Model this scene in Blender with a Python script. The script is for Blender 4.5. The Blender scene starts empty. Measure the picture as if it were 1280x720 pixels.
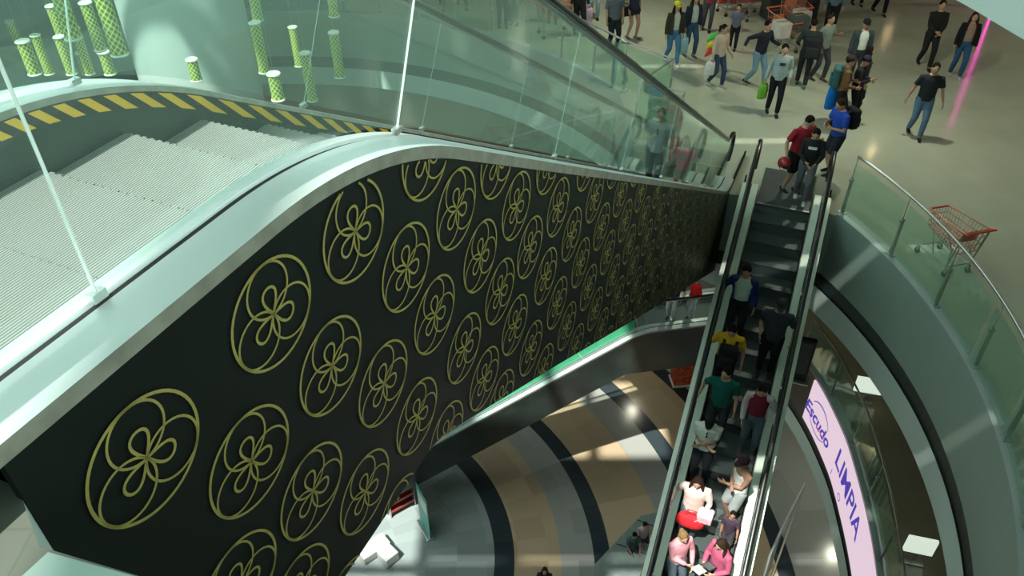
SUNDIR = (.28, .42, -.87)
SUN = 7.5; WORLD = 4.2; EXPO = 0.17
ROOF_OPEN = {(-1, -4), (-1, -2), (-2, -2), (-2, 1), (-3, 2), (0, -4)} | {(i, j) for i in range(-8, -3) for j in range(-7, 7)} | {(-3, j) for j in range(-1, 7)}  # roof cells left open to aim the sun patches
SUN_BLOCKS = [(i, j) for i in range(-8, 9) for j in range(-7, 7) if (i, j) not in ROOF_OPEN]  # cells closed by unseen panels added to block the sun
DOWNLIGHT_REFL = [(1108, 45), (1190, 21), (1126, 19), (1089, 190)]
import bpy, bmesh, math, random
from mathutils import Vector, Matrix, Quaternion
random.seed(7)
K = 1.37                      # survey units -> metres
F = 1001.0                    # focal length in pixels of the 1280 wide frame
CH = 6.4 * K                  # eye height above the middle floor
PI = math.pi
sc = bpy.context.scene
COL = sc.collection

# ------------------------------------------------------------------ camera
down = Vector(((647.4 - 640) / F, -(1622.8 - 360) / F, -1.0)).normalized()
upc = -down
fw = Vector((0, 0, -1)); yw = (fw - fw.dot(upc) * upc).normalized(); xw = yw.cross(upc)
RM = Matrix((xw, yw, upc))    # world = RM @ cam
cam = bpy.data.cameras.new('camera'); cam.lens = F / 1280 * 36; cam.sensor_width = 36
cam.clip_start = 0.05; cam.clip_end = 300
co = bpy.data.objects.new('camera', cam); COL.objects.link(co)
co.matrix_world = Matrix.Translation((0, 0, CH)) @ RM.to_4x4()
sc.camera = co

def ray(px, py):
    return RM @ Vector(((px - 640) / F, -(py - 360) / F, -1.0))
def at(px, py, z):
    r = ray(px, py); t = (z - CH) / r.z
    return Vector((0, 0, CH)) + r * t
def atd(px, py, depth):
    return Vector((0, 0, CH)) + ray(px, py) * depth
def proj(p):
    c = RM.transposed() @ (Vector(p) - Vector((0, 0, CH)))
    return 640 + F * c.x / -c.z, 360 - F * c.y / -c.z

# ------------------------------------------------------------------ materials
MC = {}
def nodes(name):
    m = bpy.data.materials.new(name); m.use_nodes = True
    nt = m.node_tree; b = nt.nodes['Principled BSDF']
    return m, nt, b
def mat(name, col, rough=.5, metal=0., emit=None, es=0., bump=0., bscale=40., vary=0., vscale=6., spec=.5, alpha=1., trans=0., coat=0.):
    if name in MC: return MC[name]
    m, nt, b = nodes(name)
    c = (col[0], col[1], col[2], 1)
    b.inputs['Base Color'].default_value = c
    b.inputs['Roughness'].default_value = rough
    b.inputs['Metallic'].default_value = metal
    b.inputs['Specular IOR Level'].default_value = spec
    b.inputs['Transmission Weight'].default_value = trans
    b.inputs['Coat Weight'].default_value = coat
    b.inputs['Alpha'].default_value = alpha
    if emit is not None:
        b.inputs['Emission Color'].default_value = (*emit, 1); b.inputs['Emission Strength'].default_value = es
    tc = nt.nodes.new('ShaderNodeTexCoord')
    if vary > 0:
        n = nt.nodes.new('ShaderNodeTexNoise'); n.inputs['Scale'].default_value = vscale; n.inputs['Detail'].default_value = 4
        r = nt.nodes.new('ShaderNodeValToRGB')
        r.color_ramp.elements[0].position = .3; r.color_ramp.elements[1].position = .7
        r.color_ramp.elements[0].color = tuple(max(0, v * (1 - vary)) for v in col[:3]) + (1,)
        r.color_ramp.elements[1].color = tuple(min(1, v * (1 + vary)) for v in col[:3]) + (1,)
        nt.links.new(tc.outputs['Object'], n.inputs['Vector']); nt.links.new(n.outputs['Fac'], r.inputs['Fac'])
        nt.links.new(r.outputs['Color'], b.inputs['Base Color'])
    if bump > 0:
        n = nt.nodes.new('ShaderNodeTexNoise'); n.inputs['Scale'].default_value = bscale; n.inputs['Detail'].default_value = 3
        bp = nt.nodes.new('ShaderNodeBump'); bp.inputs['Strength'].default_value = bump; bp.inputs['Distance'].default_value = .02
        nt.links.new(tc.outputs['Object'], n.inputs['Vector']); nt.links.new(n.outputs['Fac'], bp.inputs['Height'])
        nt.links.new(bp.outputs['Normal'], b.inputs['Normal'])
    MC[name] = m
    return m
def cloth(col, key=None):
    k = 'cloth_%02x%02x%02x' % tuple(int(max(0, min(1, v)) * 255) for v in col)
    return mat(k, col, .85, bump=.5, bscale=14, vary=.12, vscale=5, spec=.2)
def ramp_mix(nt, fac, cols, interp='CONSTANT'):
    r = nt.nodes.new('ShaderNodeValToRGB'); cr = r.color_ramp; cr.interpolation = interp
    while len(cr.elements) > 1: cr.elements.remove(cr.elements[-1])
    cr.elements[0].position = cols[0][0]; cr.elements[0].color = (*cols[0][1], 1)
    for p, c in cols[1:]:
        e = cr.elements.new(p); e.color = (*c, 1)
    nt.links.new(fac, r.inputs['Fac'])
    return r

def glass_mat(name, tint, haze=.12, tr=.9):
    """thin architectural glass: tinted see-through, a painted light haze and a fresnel reflection"""
    m = bpy.data.materials.new(name); m.use_nodes = True; nt = m.node_tree
    for n in list(nt.nodes): nt.nodes.remove(n)
    out = nt.nodes.new('ShaderNodeOutputMaterial')
    t = nt.nodes.new('ShaderNodeBsdfTransparent'); t.inputs['Color'].default_value = (*tint, 1)
    g = nt.nodes.new('ShaderNodeBsdfGlossy'); g.inputs['Roughness'].default_value = .02; g.inputs['Color'].default_value = (.9, 1, .95, 1)
    d = nt.nodes.new('ShaderNodeBsdfDiffuse'); d.inputs['Color'].default_value = (.60, .78, .71, 1)  # diffuse colour paints a veil of light haze over the glass
    lw = nt.nodes.new('ShaderNodeLayerWeight'); lw.inputs['Blend'].default_value = .5
    pw = nt.nodes.new('ShaderNodeMath'); pw.operation = 'POWER'; pw.inputs[1].default_value = 5; nt.links.new(lw.outputs['Facing'], pw.inputs[0])
    fr = nt.nodes.new('ShaderNodeMath'); fr.operation = 'MULTIPLY_ADD'; fr.inputs[1].default_value = .8; fr.inputs[2].default_value = .035; nt.links.new(pw.outputs[0], fr.inputs[0])
    mx = nt.nodes.new('ShaderNodeMixShader'); mx2 = nt.nodes.new('ShaderNodeMixShader')
    mx2.inputs[0].default_value = haze
    nt.links.new(t.outputs[0], mx2.inputs[1]); nt.links.new(d.outputs[0], mx2.inputs[2])
    nt.links.new(fr.outputs[0], mx.inputs[0]); nt.links.new(mx2.outputs[0], mx.inputs[1]); nt.links.new(g.outputs[0], mx.inputs[2])
    nt.links.new(mx.outputs[0], out.inputs[0])
    MC[name] = m
    return m

M_STEEL = mat('brushed_steel', (.62, .66, .64), .32, .9, vary=.06, vscale=3)
M_DECK = mat('satin_aluminium_deck', (.58, .66, .65), .38, .55, vary=.05, vscale=2)
M_DECK2 = mat('greenish_aluminium_deck', (.60, .68, .58), .45, .2, vary=.06, vscale=2)
M_TAN = mat('worn_grey_edge_strip', (.30, .29, .24), .55, .3, vary=.2, vscale=9)
M_RUB = mat('black_rubber_handrail', (.012, .012, .012), .28, coat=.3)
M_BLACK = mat('black_gloss_cladding', (.006, .009, .008), .45, vary=.2, vscale=1.2, spec=.3)
M_TRUSS = mat('black_truss_panel', (.026, .036, .032), .28, vary=.35, vscale=1.5)
M_GOLD = mat('gold_printed_line', (.36, .30, .085), .45, .15, vary=.12, vscale=20)
M_DARK = mat('dark_gap', (.01, .012, .012), .6)
M_SKIRT = mat('dark_skirt_panel', (.035, .05, .045), .3, .5)
M_WHITE = mat('white_paint', (.8, .82, .8), .5)
M_GLASS = glass_mat('green_tinted_glass', (.92, .975, .96), .06)
M_GLASS2 = glass_mat('railing_glass', (.86, .97, .91), .06)
M_EDGE = mat('lit_glass_edge', (.85, .95, .92), .15, 0, spec=.9)  # pale colour stands in for light caught in the joint
M_JOINT = mat('faint_lit_joint', (.45, .6, .54), .3)  # darker copy for joints painted as catching less light
M_GROUT = mat('dark_metal_seam', (.08, .1, .1), .5, .4)

def step_material():
    m, nt, b = nodes('ribbed_escalator_step')
    tc = nt.nodes.new('ShaderNodeTexCoord'); w = nt.nodes.new('ShaderNodeTexWave')
    w.wave_type = 'BANDS'; w.bands_direction = 'X'; w.inputs['Scale'].default_value = 22
    r = ramp_mix(nt, w.outputs['Fac'], [(0, (.09, .10, .095)), (.45, (.38, .40, .38)), (1, (.47, .49, .46))], 'LINEAR')
    bp = nt.nodes.new('ShaderNodeBump'); bp.inputs['Strength'].default_value = .6; bp.inputs['Distance'].default_value = .006
    nt.links.new(tc.outputs['Object'], w.inputs['Vector']); nt.links.new(r.outputs[0], b.inputs['Base Color'])
    nt.links.new(w.outputs['Fac'], bp.inputs['Height']); nt.links.new(bp.outputs[0], b.inputs['Normal'])
    b.inputs['Metallic'].default_value = .35; b.inputs['Roughness'].default_value = .42
    return m
M_STEP = step_material()
def step_dark():
    m, nt, b = nodes('dark_ribbed_step')
    tc = nt.nodes.new('ShaderNodeTexCoord'); w = nt.nodes.new('ShaderNodeTexWave')
    w.wave_type = 'BANDS'; w.bands_direction = 'X'; w.inputs['Scale'].default_value = 22
    r = ramp_mix(nt, w.outputs['Fac'], [(0, (.035, .045, .045)), (1, (.13, .16, .155))], 'LINEAR')
    nt.links.new(tc.outputs['Object'], w.inputs['Vector']); nt.links.new(r.outputs[0], b.inputs['Base Color'])
    b.inputs['Metallic'].default_value = .3; b.inputs['Roughness'].default_value = .4
    return m
M_STEPD = step_dark()
def hazard_material():
    m, nt, b = nodes('yellow_black_hazard_band')
    tc = nt.nodes.new('ShaderNodeTexCoord'); sp = nt.nodes.new('ShaderNodeSeparateXYZ')
    nt.links.new(tc.outputs['Object'], sp.inputs[0])
    # slanted stripes along the run: (y + 0.55 z) modulo pitch
    ma = nt.nodes.new('ShaderNodeMath'); ma.operation = 'MULTIPLY_ADD'; ma.inputs[1].default_value = .9
    nt.links.new(sp.outputs['Z'], ma.inputs[0]); nt.links.new(sp.outputs['Y'], ma.inputs[2])
    md = nt.nodes.new('ShaderNodeMath'); md.operation = 'PINGPONG'; md.inputs[1].default_value = .052
    nt.links.new(ma.outputs[0], md.inputs[0])
    gt = nt.nodes.new('ShaderNodeMath'); gt.operation = 'GREATER_THAN'; gt.inputs[1].default_value = .027
    nt.links.new(md.outputs[0], gt.inputs[0])
    r = ramp_mix(nt, gt.outputs[0], [(0, (.02, .02, .018)), (.5, (.85, .50, .03))])
    nt.links.new(r.outputs[0], b.inputs['Base Color']); b.inputs['Roughness'].default_value = .5
    return m
M_HAZ = hazard_material()

# ------------------------------------------------------------------ object helpers
def tag(o, label=None, cat=None, group=None, kind=None):
    if label: o['label'] = label
    if cat: o['category'] = cat
    if group: o['group'] = group
    if kind: o['kind'] = kind
    return o
def empty(name, loc, rz=0., label=None, cat=None, group=None):
    o = bpy.data.objects.new(name, None); COL.objects.link(o)
    o.empty_display_size = .2; o.location = loc; o.rotation_euler = (0, 0, rz)
    return tag(o, label, cat, group)
def obj(name, bm, m, parent=None, smooth=False, label=None, angle=None):
    me = bpy.data.meshes.new(name)
    bmesh.ops.recalc_face_normals(bm, faces=bm.faces)
    bm.to_mesh(me); bm.free()
    if smooth: me.shade_smooth()
    if isinstance(m, (list, tuple)):
        for x in m: me.materials.append(x)
    elif m: me.materials.append(m)
    o = bpy.data.objects.new(name, me); COL.objects.link(o)
    if parent: o.parent = parent
    if label: o['label'] = label
    return o
def struct(name, bm, m, smooth=False, label=None):
    o = obj(name, bm, m, None, smooth); o['kind'] = 'structure'
    if label: o['label'] = label
    return o
def copy_tree(o, parent=None):
    c = o.copy(); COL.objects.link(c)
    if parent: c.parent = parent
    for ch in [x for x in bpy.data.objects if x.parent == o]:
        copy_tree(ch, c)
    return c
def box(bm, c, s, rot=None, mi=0):
    m = Matrix.Translation(c) @ (rot.to_4x4() if rot else Matrix.Identity(4)) @ Matrix.Diagonal((*s, 1))
    r = bmesh.ops.create_cube(bm, size=1, matrix=m)
    for v in r['verts']:
        for f in v.link_faces: f.material_index = mi
    return r['verts']
def bbox_bevel(bm, c, s, rot=None, bev=.02, seg=2):
    v = box(bm, c, s, rot)
    es = list({e for x in v for e in x.link_edges})
    bmesh.ops.bevel(bm, geom=es, offset=bev, segments=seg, affect='EDGES', profile=.7)
def quad(bm, a, b, c, d, mi=0):
    f = bm.faces.new([bm.verts.new(Vector(p)) for p in (a, b, c, d)]); f.material_index = mi
    return f
def loft(bm, rings, close=True, caps=True, mi=0):
    vs = [[bm.verts.new(p) for p in r] for r in rings]
    n = len(vs[0])
    for i in range(len(vs) - 1):
        for j in range(n if close else n - 1):
            k = (j + 1) % n
            f = bm.faces.new((vs[i][j], vs[i][k], vs[i + 1][k], vs[i + 1][j])); f.material_index = mi
    if caps and close:
        for r in (vs[0], vs[-1]):
            try:
                f = bm.faces.new(r); f.material_index = mi
            except ValueError: pass
    return vs
def tube(bm, pts, rad, n=8, hint=None, caps=True, mi=0):
    """rad: number, or one per point; each may be (a, b) for an oval"""
    pts = [Vector(p) for p in pts]
    if not isinstance(rad, list): rad = [rad] * len(pts)
    rings = []
    prev = None
    for i, p in enumerate(pts):
        if i == 0: d = pts[1] - p
        elif i == len(pts) - 1: d = p - pts[i - 1]
        else: d = (pts[i + 1] - p).normalized() + (p - pts[i - 1]).normalized()
        if d.length < 1e-9: d = Vector((0, 0, 1))
        d.normalize()
        if prev is None:
            h = Vector(hint) if hint else (Vector((1, 0, 0)) if abs(d.x) < .9 else Vector((0, 1, 0)))
        else: h = prev
        a = (h - h.dot(d) * d)
        if a.length < 1e-6: a = d.orthogonal()
        a.normalize(); b = d.cross(a); prev = a
        r = rad[i]; ra, rb = r if isinstance(r, tuple) else (r, r)
        rings.append([p + a * ra * math.cos(2 * PI * k / n) + b * rb * math.sin(2 * PI * k / n) for k in range(n)])
    loft(bm, rings, caps=caps, mi=mi)
def ell(bm, c, r, u=16, v=10, rot=None):
    m = Matrix.Translation(c) @ (rot.to_4x4() if rot else Matrix.Identity(4)) @ Matrix.Diagonal((*r, 1))
    return bmesh.ops.create_uvsphere(bm, u_segments=u, v_segments=v, radius=1, matrix=m)['verts']
def cyl(bm, a, b, r, n=12):
    tube(bm, [a, b], r, n)
def extrude_poly(bm, poly, axis, mi=0):
    """poly: list of Vector, axis: Vector extrusion"""
    a = [bm.verts.new(p) for p in poly]; b = [bm.verts.new(Vector(p) + axis) for p in poly]
    n = len(a)
    f = bm.faces.new(a); f.material_index = mi
    f = bm.faces.new(list(reversed(b))); f.material_index = mi
    for i in range(n):
        f = bm.faces.new((a[i], b[i], b[(i + 1) % n], a[(i + 1) % n])); f.material_index = mi

# ------------------------------------------------------------------ slab levels
def arc(cx, cy, r, a0, a1, n):
    return [(cx + r * math.cos(math.radians(a0 + (a1 - a0) * i / n)), cy + r * math.sin(math.radians(a0 + (a1 - a0) * i / n))) for i in range(n + 1)]
def smooth_poly(pts, it=2):
    for _ in range(it):
        q = []
        for i in range(len(pts) - 1):
            a, b = pts[i], pts[i + 1]
            q += [(a[0] * .75 + b[0] * .25, a[1] * .75 + b[1] * .25), (a[0] * .25 + b[0] * .75, a[1] * .25 + b[1] * .75)]
        pts = [pts[0]] + q + [pts[-1]]
    return pts
# every hole outline runs counter-clockwise, starting on the right of the camera, in survey units
ARC_R = arc(-2.01, 7.12, 7.19, -88, 21.1, 44)          # middle floor, right edge
ARC_L = arc(-5.25, 10.08, 8.18, 27.5, 175, 46)          # middle floor, left edge
HOLE_0 = ARC_R + [(4.50, 9.86), (3.30, 10.32), (2.95, 10.62), (2.15, 10.98), (2.02, 11.9), (2.03, 13.4)] + ARC_L + [(-12.5, 6), (-9, 1.5), (-5, -.1)]
LEDP = smooth_poly([(5.1, 4.9), (5.45, 5.9), (5.8, 7.13), (6.04, 8.26), (6.19, 9.43), (6.25, 10.14), (6.18, 11.56), (5.9, 12.7), (5.5, 13.8)], 2)
HOLE_1 = LEDP + [(5.2, 14.15), (2.9, 14.15), (1.4, 16.6), (-3, 18.6), (-9, 17), (-13, 11), (-12, 4), (-6, 0), (0, -1.2), (3.6, 1.8)]
HOLE_T = smooth_poly([(.15, .46), (3.0, .6), (4.6, 2.2), (5.3, 4.6), (5.1, 6.6), (4.95, 7.6), (4.82, 8.67), (4.5, 10.0), (3.8, 11.8), (2.4, 14.0), (-1.5, 16.2), (-6.5, 16.5), (-11, 13), (-12.5, 7), (-9, 2), (-4, 1.0)], 2) + [(-2.2, 1.5), (-.95, .97), (-.85, .84), (-.65, .78), (-.2, .62)]
def slab(hole, z, ctr, ext, fm, cm, sm, fasc, gap, silver, thick):
    """z, thick in metres; fasc/gap/silver = heights of fascia, dark reveal and silver ring"""
    H = [Vector((x * K, y * K)) for x, y in hole]; C = Vector((ctr[0] * K, ctr[1] * K)); E = ext * K
    # outer polygon points, same count, by radial projection on a big square
    O = []
    for p in H:
        d = (p - C); d = d / max(abs(d.x), abs(d.y)); O.append(C + d * E)
    n = len(H)
    def plane(zz):
        bm = bmesh.new()
        a = [bm.verts.new((p.x, p.y, zz)) for p in H]; b = [bm.verts.new((p.x, p.y, zz)) for p in O]
        for i in range(n):
            j = (i + 1) % n
            try: bm.faces.new((a[i], b[i], b[j], a[j]))
            except ValueError: pass
        return bm
    def band(z0, z1, inset=0., cap=True):
        # wall that follows the hole; inset > 0 moves it back into the slab
        bm = bmesh.new(); rows = []
        for zz in (z0, z1):
            row = []
            for i, p in enumerate(H):
                t = (H[(i + 1) % n] - H[i - 1]).normalized(); nn = Vector((t.y, -t.x))
                q = p + nn * inset
                row.append(bm.verts.new((q.x, q.y, zz)))
            rows.append(row)
        if cap:
            for zz, rr in ((z1, 1),):
                row = []
                for i, p in enumerate(H):
                    t = (H[(i + 1) % n] - H[i - 1]).normalized(); nn = Vector((t.y, -t.x)); q = p + nn * (inset + .25)
                    row.append(bm.verts.new((q.x, q.y, zz)))
                for i in range(n): bm.faces.new((rows[rr][i], rows[rr][(i + 1) % n], row[(i + 1) % n], row[i]))
        for i in range(n):
            j = (i + 1) % n; bm.faces.new((rows[0][i], rows[0][j], rows[1][j], rows[1][i]))
        return bm
    struct('floor', plane(z), fm)
    struct('trim_1', band(z, z - fasc), sm[0])
    struct('trim_2', band(z - fasc, z - fasc - gap, .035, False), sm[1])
    struct('trim_3', band(z - fasc - gap, z - fasc - gap - silver), sm[2])
    struct('ceiling', plane(z - thick), cm)
# ------------------------------------------------------------------ floors, slabs, ceilings
def floor_material(name, c1, c2, rough=.14, tile=1.2, seam=.86):
    m, nt, b = nodes(name)
    tc = nt.nodes.new('ShaderNodeTexCoord')
    br = nt.nodes.new('ShaderNodeTexBrick'); br.offset = 0; br.inputs['Scale'].default_value = 1
    br.inputs['Brick Width'].default_value = tile; br.inputs['Row Height'].default_value = tile; br.inputs['Mortar Size'].default_value = .004
    br.inputs['Color1'].default_value = (*c1, 1); br.inputs['Color2'].default_value = (*c2, 1)
    br.inputs['Mortar'].default_value = (*[v * seam for v in c1], 1)
    nz = nt.nodes.new('ShaderNodeTexNoise'); nz.inputs['Scale'].default_value = 1.3; nz.inputs['Detail'].default_value = 5
    mx = nt.nodes.new('ShaderNodeMix'); mx.data_type = 'RGBA'; mx.blend_type = 'MULTIPLY'; mx.inputs[0].default_value = .25
    nt.links.new(tc.outputs['Object'], br.inputs['Vector']); nt.links.new(tc.outputs['Object'], nz.inputs['Vector'])
    nt.links.new(br.outputs['Color'], mx.inputs[6]); nt.links.new(nz.outputs['Fac'], mx.inputs[7])
    nt.links.new(mx.outputs[2], b.inputs['Base Color'])
    b.inputs['Roughness'].default_value = rough; b.inputs['Specular IOR Level'].default_value = .6
    return m
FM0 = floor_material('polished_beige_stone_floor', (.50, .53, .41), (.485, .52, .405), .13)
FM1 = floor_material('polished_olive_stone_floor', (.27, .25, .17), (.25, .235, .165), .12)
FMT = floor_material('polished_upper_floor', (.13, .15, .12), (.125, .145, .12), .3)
CM = mat('brown_painted_ceiling', (.16, .11, .075), .6, vary=.15, vscale=.6)
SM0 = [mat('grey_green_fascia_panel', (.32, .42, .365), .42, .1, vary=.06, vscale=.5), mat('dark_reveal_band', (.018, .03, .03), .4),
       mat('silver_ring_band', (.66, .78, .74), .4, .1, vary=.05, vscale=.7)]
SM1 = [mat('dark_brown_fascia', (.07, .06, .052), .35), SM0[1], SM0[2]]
SMT = [mat('pale_fascia_panel', (.55, .66, .62), .45, .1), SM0[1], mat('pale_ring_band', (.6, .72, .68), .45)]
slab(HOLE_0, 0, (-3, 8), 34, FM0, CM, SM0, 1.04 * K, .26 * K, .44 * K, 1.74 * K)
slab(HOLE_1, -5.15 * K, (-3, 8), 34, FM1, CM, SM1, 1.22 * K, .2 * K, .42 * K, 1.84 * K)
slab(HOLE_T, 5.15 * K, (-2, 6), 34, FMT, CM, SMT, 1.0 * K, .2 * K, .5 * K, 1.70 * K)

def ring_floor():
    m, nt, b = nodes('ring_patterned_stone_floor')
    tc = nt.nodes.new('ShaderNodeTexCoord'); ln = nt.nodes.new('ShaderNodeVectorMath'); ln.operation = 'LENGTH'
    nt.links.new(tc.outputs['Object'], ln.inputs[0])
    dv = nt.nodes.new('ShaderNodeMath'); dv.operation = 'DIVIDE'; dv.inputs[1].default_value = 20 * K
    nt.links.new(ln.outputs['Value'], dv.inputs[0])
    grey = (.29, .36, .36); dk = (.035, .05, .06); be = (.52, .42, .28); gb = (.36, .38, .36)
    r = ramp_mix(nt, dv.outputs[0], [(0, grey), (4.45 / 20, dk), (4.92 / 20, be), (6.0 / 20, gb), (6.72 / 20, dk), (7.17 / 20, be), (8.5 / 20, gb), (9.23 / 20, dk), (9.7 / 20, be), (10.98 / 20, dk), (11.4 / 20, gb)])
    # per-slab tint: polar cells
    sp = nt.nodes.new('ShaderNodeSeparateXYZ'); nt.links.new(tc.outputs['Object'], sp.inputs[0])
    an = nt.nodes.new('ShaderNodeMath'); an.operation = 'ARCTAN2'; nt.links.new(sp.outputs['Y'], an.inputs[0]); nt.links.new(sp.outputs['X'], an.inputs[1])
    a2 = nt.nodes.new('ShaderNodeMath'); a2.operation = 'MULTIPLY'; a2.inputs[1].default_value = 9; nt.links.new(an.outputs[0], a2.inputs[0])
    r2 = nt.nodes.new('ShaderNodeMath'); r2.operation = 'MULTIPLY'; r2.inputs[1].default_value = 28; nt.links.new(dv.outputs[0], r2.inputs[0])
    cb = nt.nodes.new('ShaderNodeCombineXYZ'); nt.links.new(a2.outputs[0], cb.inputs[0]); nt.links.new(r2.outputs[0], cb.inputs[1])
    fl = nt.nodes.new('ShaderNodeVectorMath'); fl.operation = 'FLOOR'; nt.links.new(cb.outputs[0], fl.inputs[0])
    wn = nt.nodes.new('ShaderNodeTexWhiteNoise'); wn.noise_dimensions = '2D'; nt.links.new(fl.outputs[0], wn.inputs['Vector'])
    rr = ramp_mix(nt, wn.outputs['Value'], [(0, (.80, .78, .76)), (1, (1.05, 1.03, 1.0))], 'LINEAR')
    mx = nt.nodes.new('ShaderNodeMix'); mx.data_type = 'RGBA'; mx.blend_type = 'MULTIPLY'; mx.inputs[0].default_value = 1
    nt.links.new(r.outputs[0], mx.inputs[6]); nt.links.new(rr.outputs[0], mx.inputs[7]); nt.links.new(mx.outputs[2], b.inputs['Base Color'])
    b.inputs['Roughness'].default_value = .18
    return m
bm = bmesh.new()
c = (-4.9 * K, 10.75 * K)
e = 34 * K
quad(bm, (-e, -e, 0), (e, -e, 0), (e, e, 0), (-e, e, 0))
o = struct('floor', bm, ring_floor()); o.location = (c[0], c[1], -10.3 * K)

# outer walls of every level (shop fronts far back in the shade)
WALLM = mat('dark_teal_shopfront_wall', (.05, .075, .07), .35, vary=.3, vscale=.4)
WALLW = mat('brown_shopfront_wall', (.12, .085, .06), .45, vary=.3, vscale=.3)
for z0, z1, mm in ((-10.3, -6.99, WALLM), (-5.15, -1.72, WALLW), (0, 3.45, WALLW)):
    X0, X1, Y0, Y1 = -26 * K, 22 * K, -14 * K, 27 * K
    for nm, a, b_ in (('wall_left', (X0, Y0), (X0, Y1)), ('wall_back', (X0, Y1), (X1, Y1)), ('wall_right', (X1, Y1), (X1, Y0)), ('wall_front', (X1, Y0), (X0, Y0))):
        bm = bmesh.new(); quad(bm, (*a, z0 * K), (*b_, z0 * K), (*b_, z1 * K), (*a, z1 * K)); struct(nm, bm, mm)

# ------------------------------------------------------------------ roof over the atrium: unseen steel beams and panels added to shape the sun
M_BEAM = mat('white_steel_roof_beam', (.55, .6, .58), .5)
RZ = 15.5 * K
t = empty('skylight_gobo', (-4 * K, 7.5 * K, RZ), 0, 'unseen white skylight frame of beams and sun-blocking panels added high over the atrium', 'skylight')
for i in range(-9, 10):
    bm = bmesh.new(); box(bm, (i * 2.15 * K, 0, 0), (.26, 44 * K, .5)); obj('beam', bm, M_BEAM, t)
for i in range(-7, 8):
    bm = bmesh.new(); box(bm, (0, i * 3.1 * K, -.3), (44 * K, .3, .4)); obj('cross_beam', bm, M_BEAM, t)
M_SUNBLOCK = mat('white_sun_blocker', (.6, .64, .62), .6)
for (i, j) in SUN_BLOCKS:
    bm = bmesh.new(); box(bm, ((i + .5) * 2.15 * K, (j + .5) * 3.1 * K, .3), (2.15 * K - .1, 3.1 * K - .1, .08)); obj('sun_blocker', bm, M_SUNBLOCK, t)

# ------------------------------------------------------------------ pale round column standing in the atrium
def col_at(px, py, depth, rad, z0, z1, name, label, m):
    p = atd(px, py, depth * K)
    bm = bmesh.new(); n = 64; N = 10
    rings = [[Vector((p.x + rad * math.cos(2 * PI * k / n), p.y + rad * math.sin(2 * PI * k / n), z0 + (z1 - z0) * i / N)) for k in range(n)] for i in range(N + 1)]
    loft(bm, rings); o = struct('column', bm, m, True, label)
    return o
M_COL = mat('pale_teal_round_column', (.52, .64, .59), .5, vary=.04, vscale=.3)
col_at(236, 40, 15.5, 1.55, -10.3 * K, 12 * K, 'column', 'massive pale round column rising through the atrium behind the hanging lanterns', M_COL)

# downlights of the middle floor ceiling, downlights added for fill, and the pink neon on a shopfront
M_LAMP = mat('warm_downlight', (1, .9, .7), .5, emit=(1, .72, .38), es=55)
def downlight(x, y, z):
    t = empty('ceiling_downlight', (x, y, z), 0, 'small round warm downlight set in the brown ceiling', 'ceiling light', 'downlights in the brown ceilings')
    bm = bmesh.new(); bmesh.ops.create_circle(bm, cap_ends=True, segments=20, radius=.10, matrix=Matrix.Translation((0, 0, -.015))); obj('lamp', bm, M_LAMP, t)
    bm = bmesh.new(); tube(bm, [(.13 * math.cos(2 * PI * k / 20), .13 * math.sin(2 * PI * k / 20), -.01) for k in range(21)], .022, 6); obj('trim_ring', bm, M_STEEL, t)
CZ = 3.45 * K
for px, py in DOWNLIGHT_REFL:
    p = at(px, py, 0); r = ray(px, py)              # mirror the ray at the floor and meet the ceiling
    q = p + Vector((r.x, r.y, -r.z)) * (CZ / -r.z)
    downlight(q.x, q.y, CZ)
def soft_panel(x, y, z, sx, sy, power, colr=(1, .93, .78)):
    l = bpy.data.lights.new('fill_light', 'AREA'); l.shape = 'RECTANGLE'; l.size = sx; l.size_y = sy; l.energy = power; l.color = colr
    o = bpy.data.objects.new('fill_light', l); COL.objects.link(o); o.location = (x, y, z)
for x, y, p in () and ((6 * K, 15 * K, 60), (1 * K, 21 * K, 80), (9 * K, 10 * K, 50), (12 * K, 17 * K, 40), (8, 4, 40)):
    soft_panel(x, y, CZ - .05, 1.5, 1.5, p)
for x, y, p in () and ((8.5 * K, 12 * K, 60), (8.5 * K, 6 * K, 60), (0, 21 * K, 80), (-6 * K, 22 * K, 80)):
    soft_panel(x, y, -1.72 * K - .05, 1.5, 1.5, p)
for x, y, z, e in ((14, 12, CZ, 2), (16, 18, CZ, 2), (2.5, 17, CZ, 1.1), (6, 12.5, CZ, 1), (17, 13, CZ, 1.2), (15, 7, CZ, 1.5), (9.5, 8, -7.0 * K, .5), (9, 13, -7.0 * K, .45), (4, 18.5, -7.0 * K, .3), (6.6, 4, -7.0 * K, .4),  # lamps added to brighten the dim floors
        (13, 7, -1.74 * K, .9), (13, 13, -1.74 * K, .9), (5, 17, -1.74 * K, .4), (-2, 23, -1.74 * K, .6), (-8, 23, -1.74 * K, .6)):
    downlight(x * K, y * K, z)
    l = bpy.data.lights.new('fill_light', 'AREA'); l.shape = 'DISK'; l.size = .2; l.energy = 100 * e; l.color = (.97, 1, .80)
    o = bpy.data.objects.new('fill_light', l); COL.objects.link(o); o.location = (x * K, y * K, z - .03)
M_NEON = mat('pink_neon_tube', (1, .1, .6), .4, emit=(1, .05, .55), es=5)
p = at(1250, 14, 0)
g = empty('neon_light', (p.x, p.y + .4, 0), 0, 'vertical pink neon tube glowing beside the floor at far right', 'neon light')
bm = bmesh.new(); cyl(bm, (0, 0, .05), (0, 0, 4.2), .035, 8); obj('neon_tube', bm, M_NEON, g)
bm = bmesh.new(); box(bm, (0, .09, 2.1), (.14, .08, 4.2)); obj('backing', bm, M_TRUSS, g)
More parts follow.
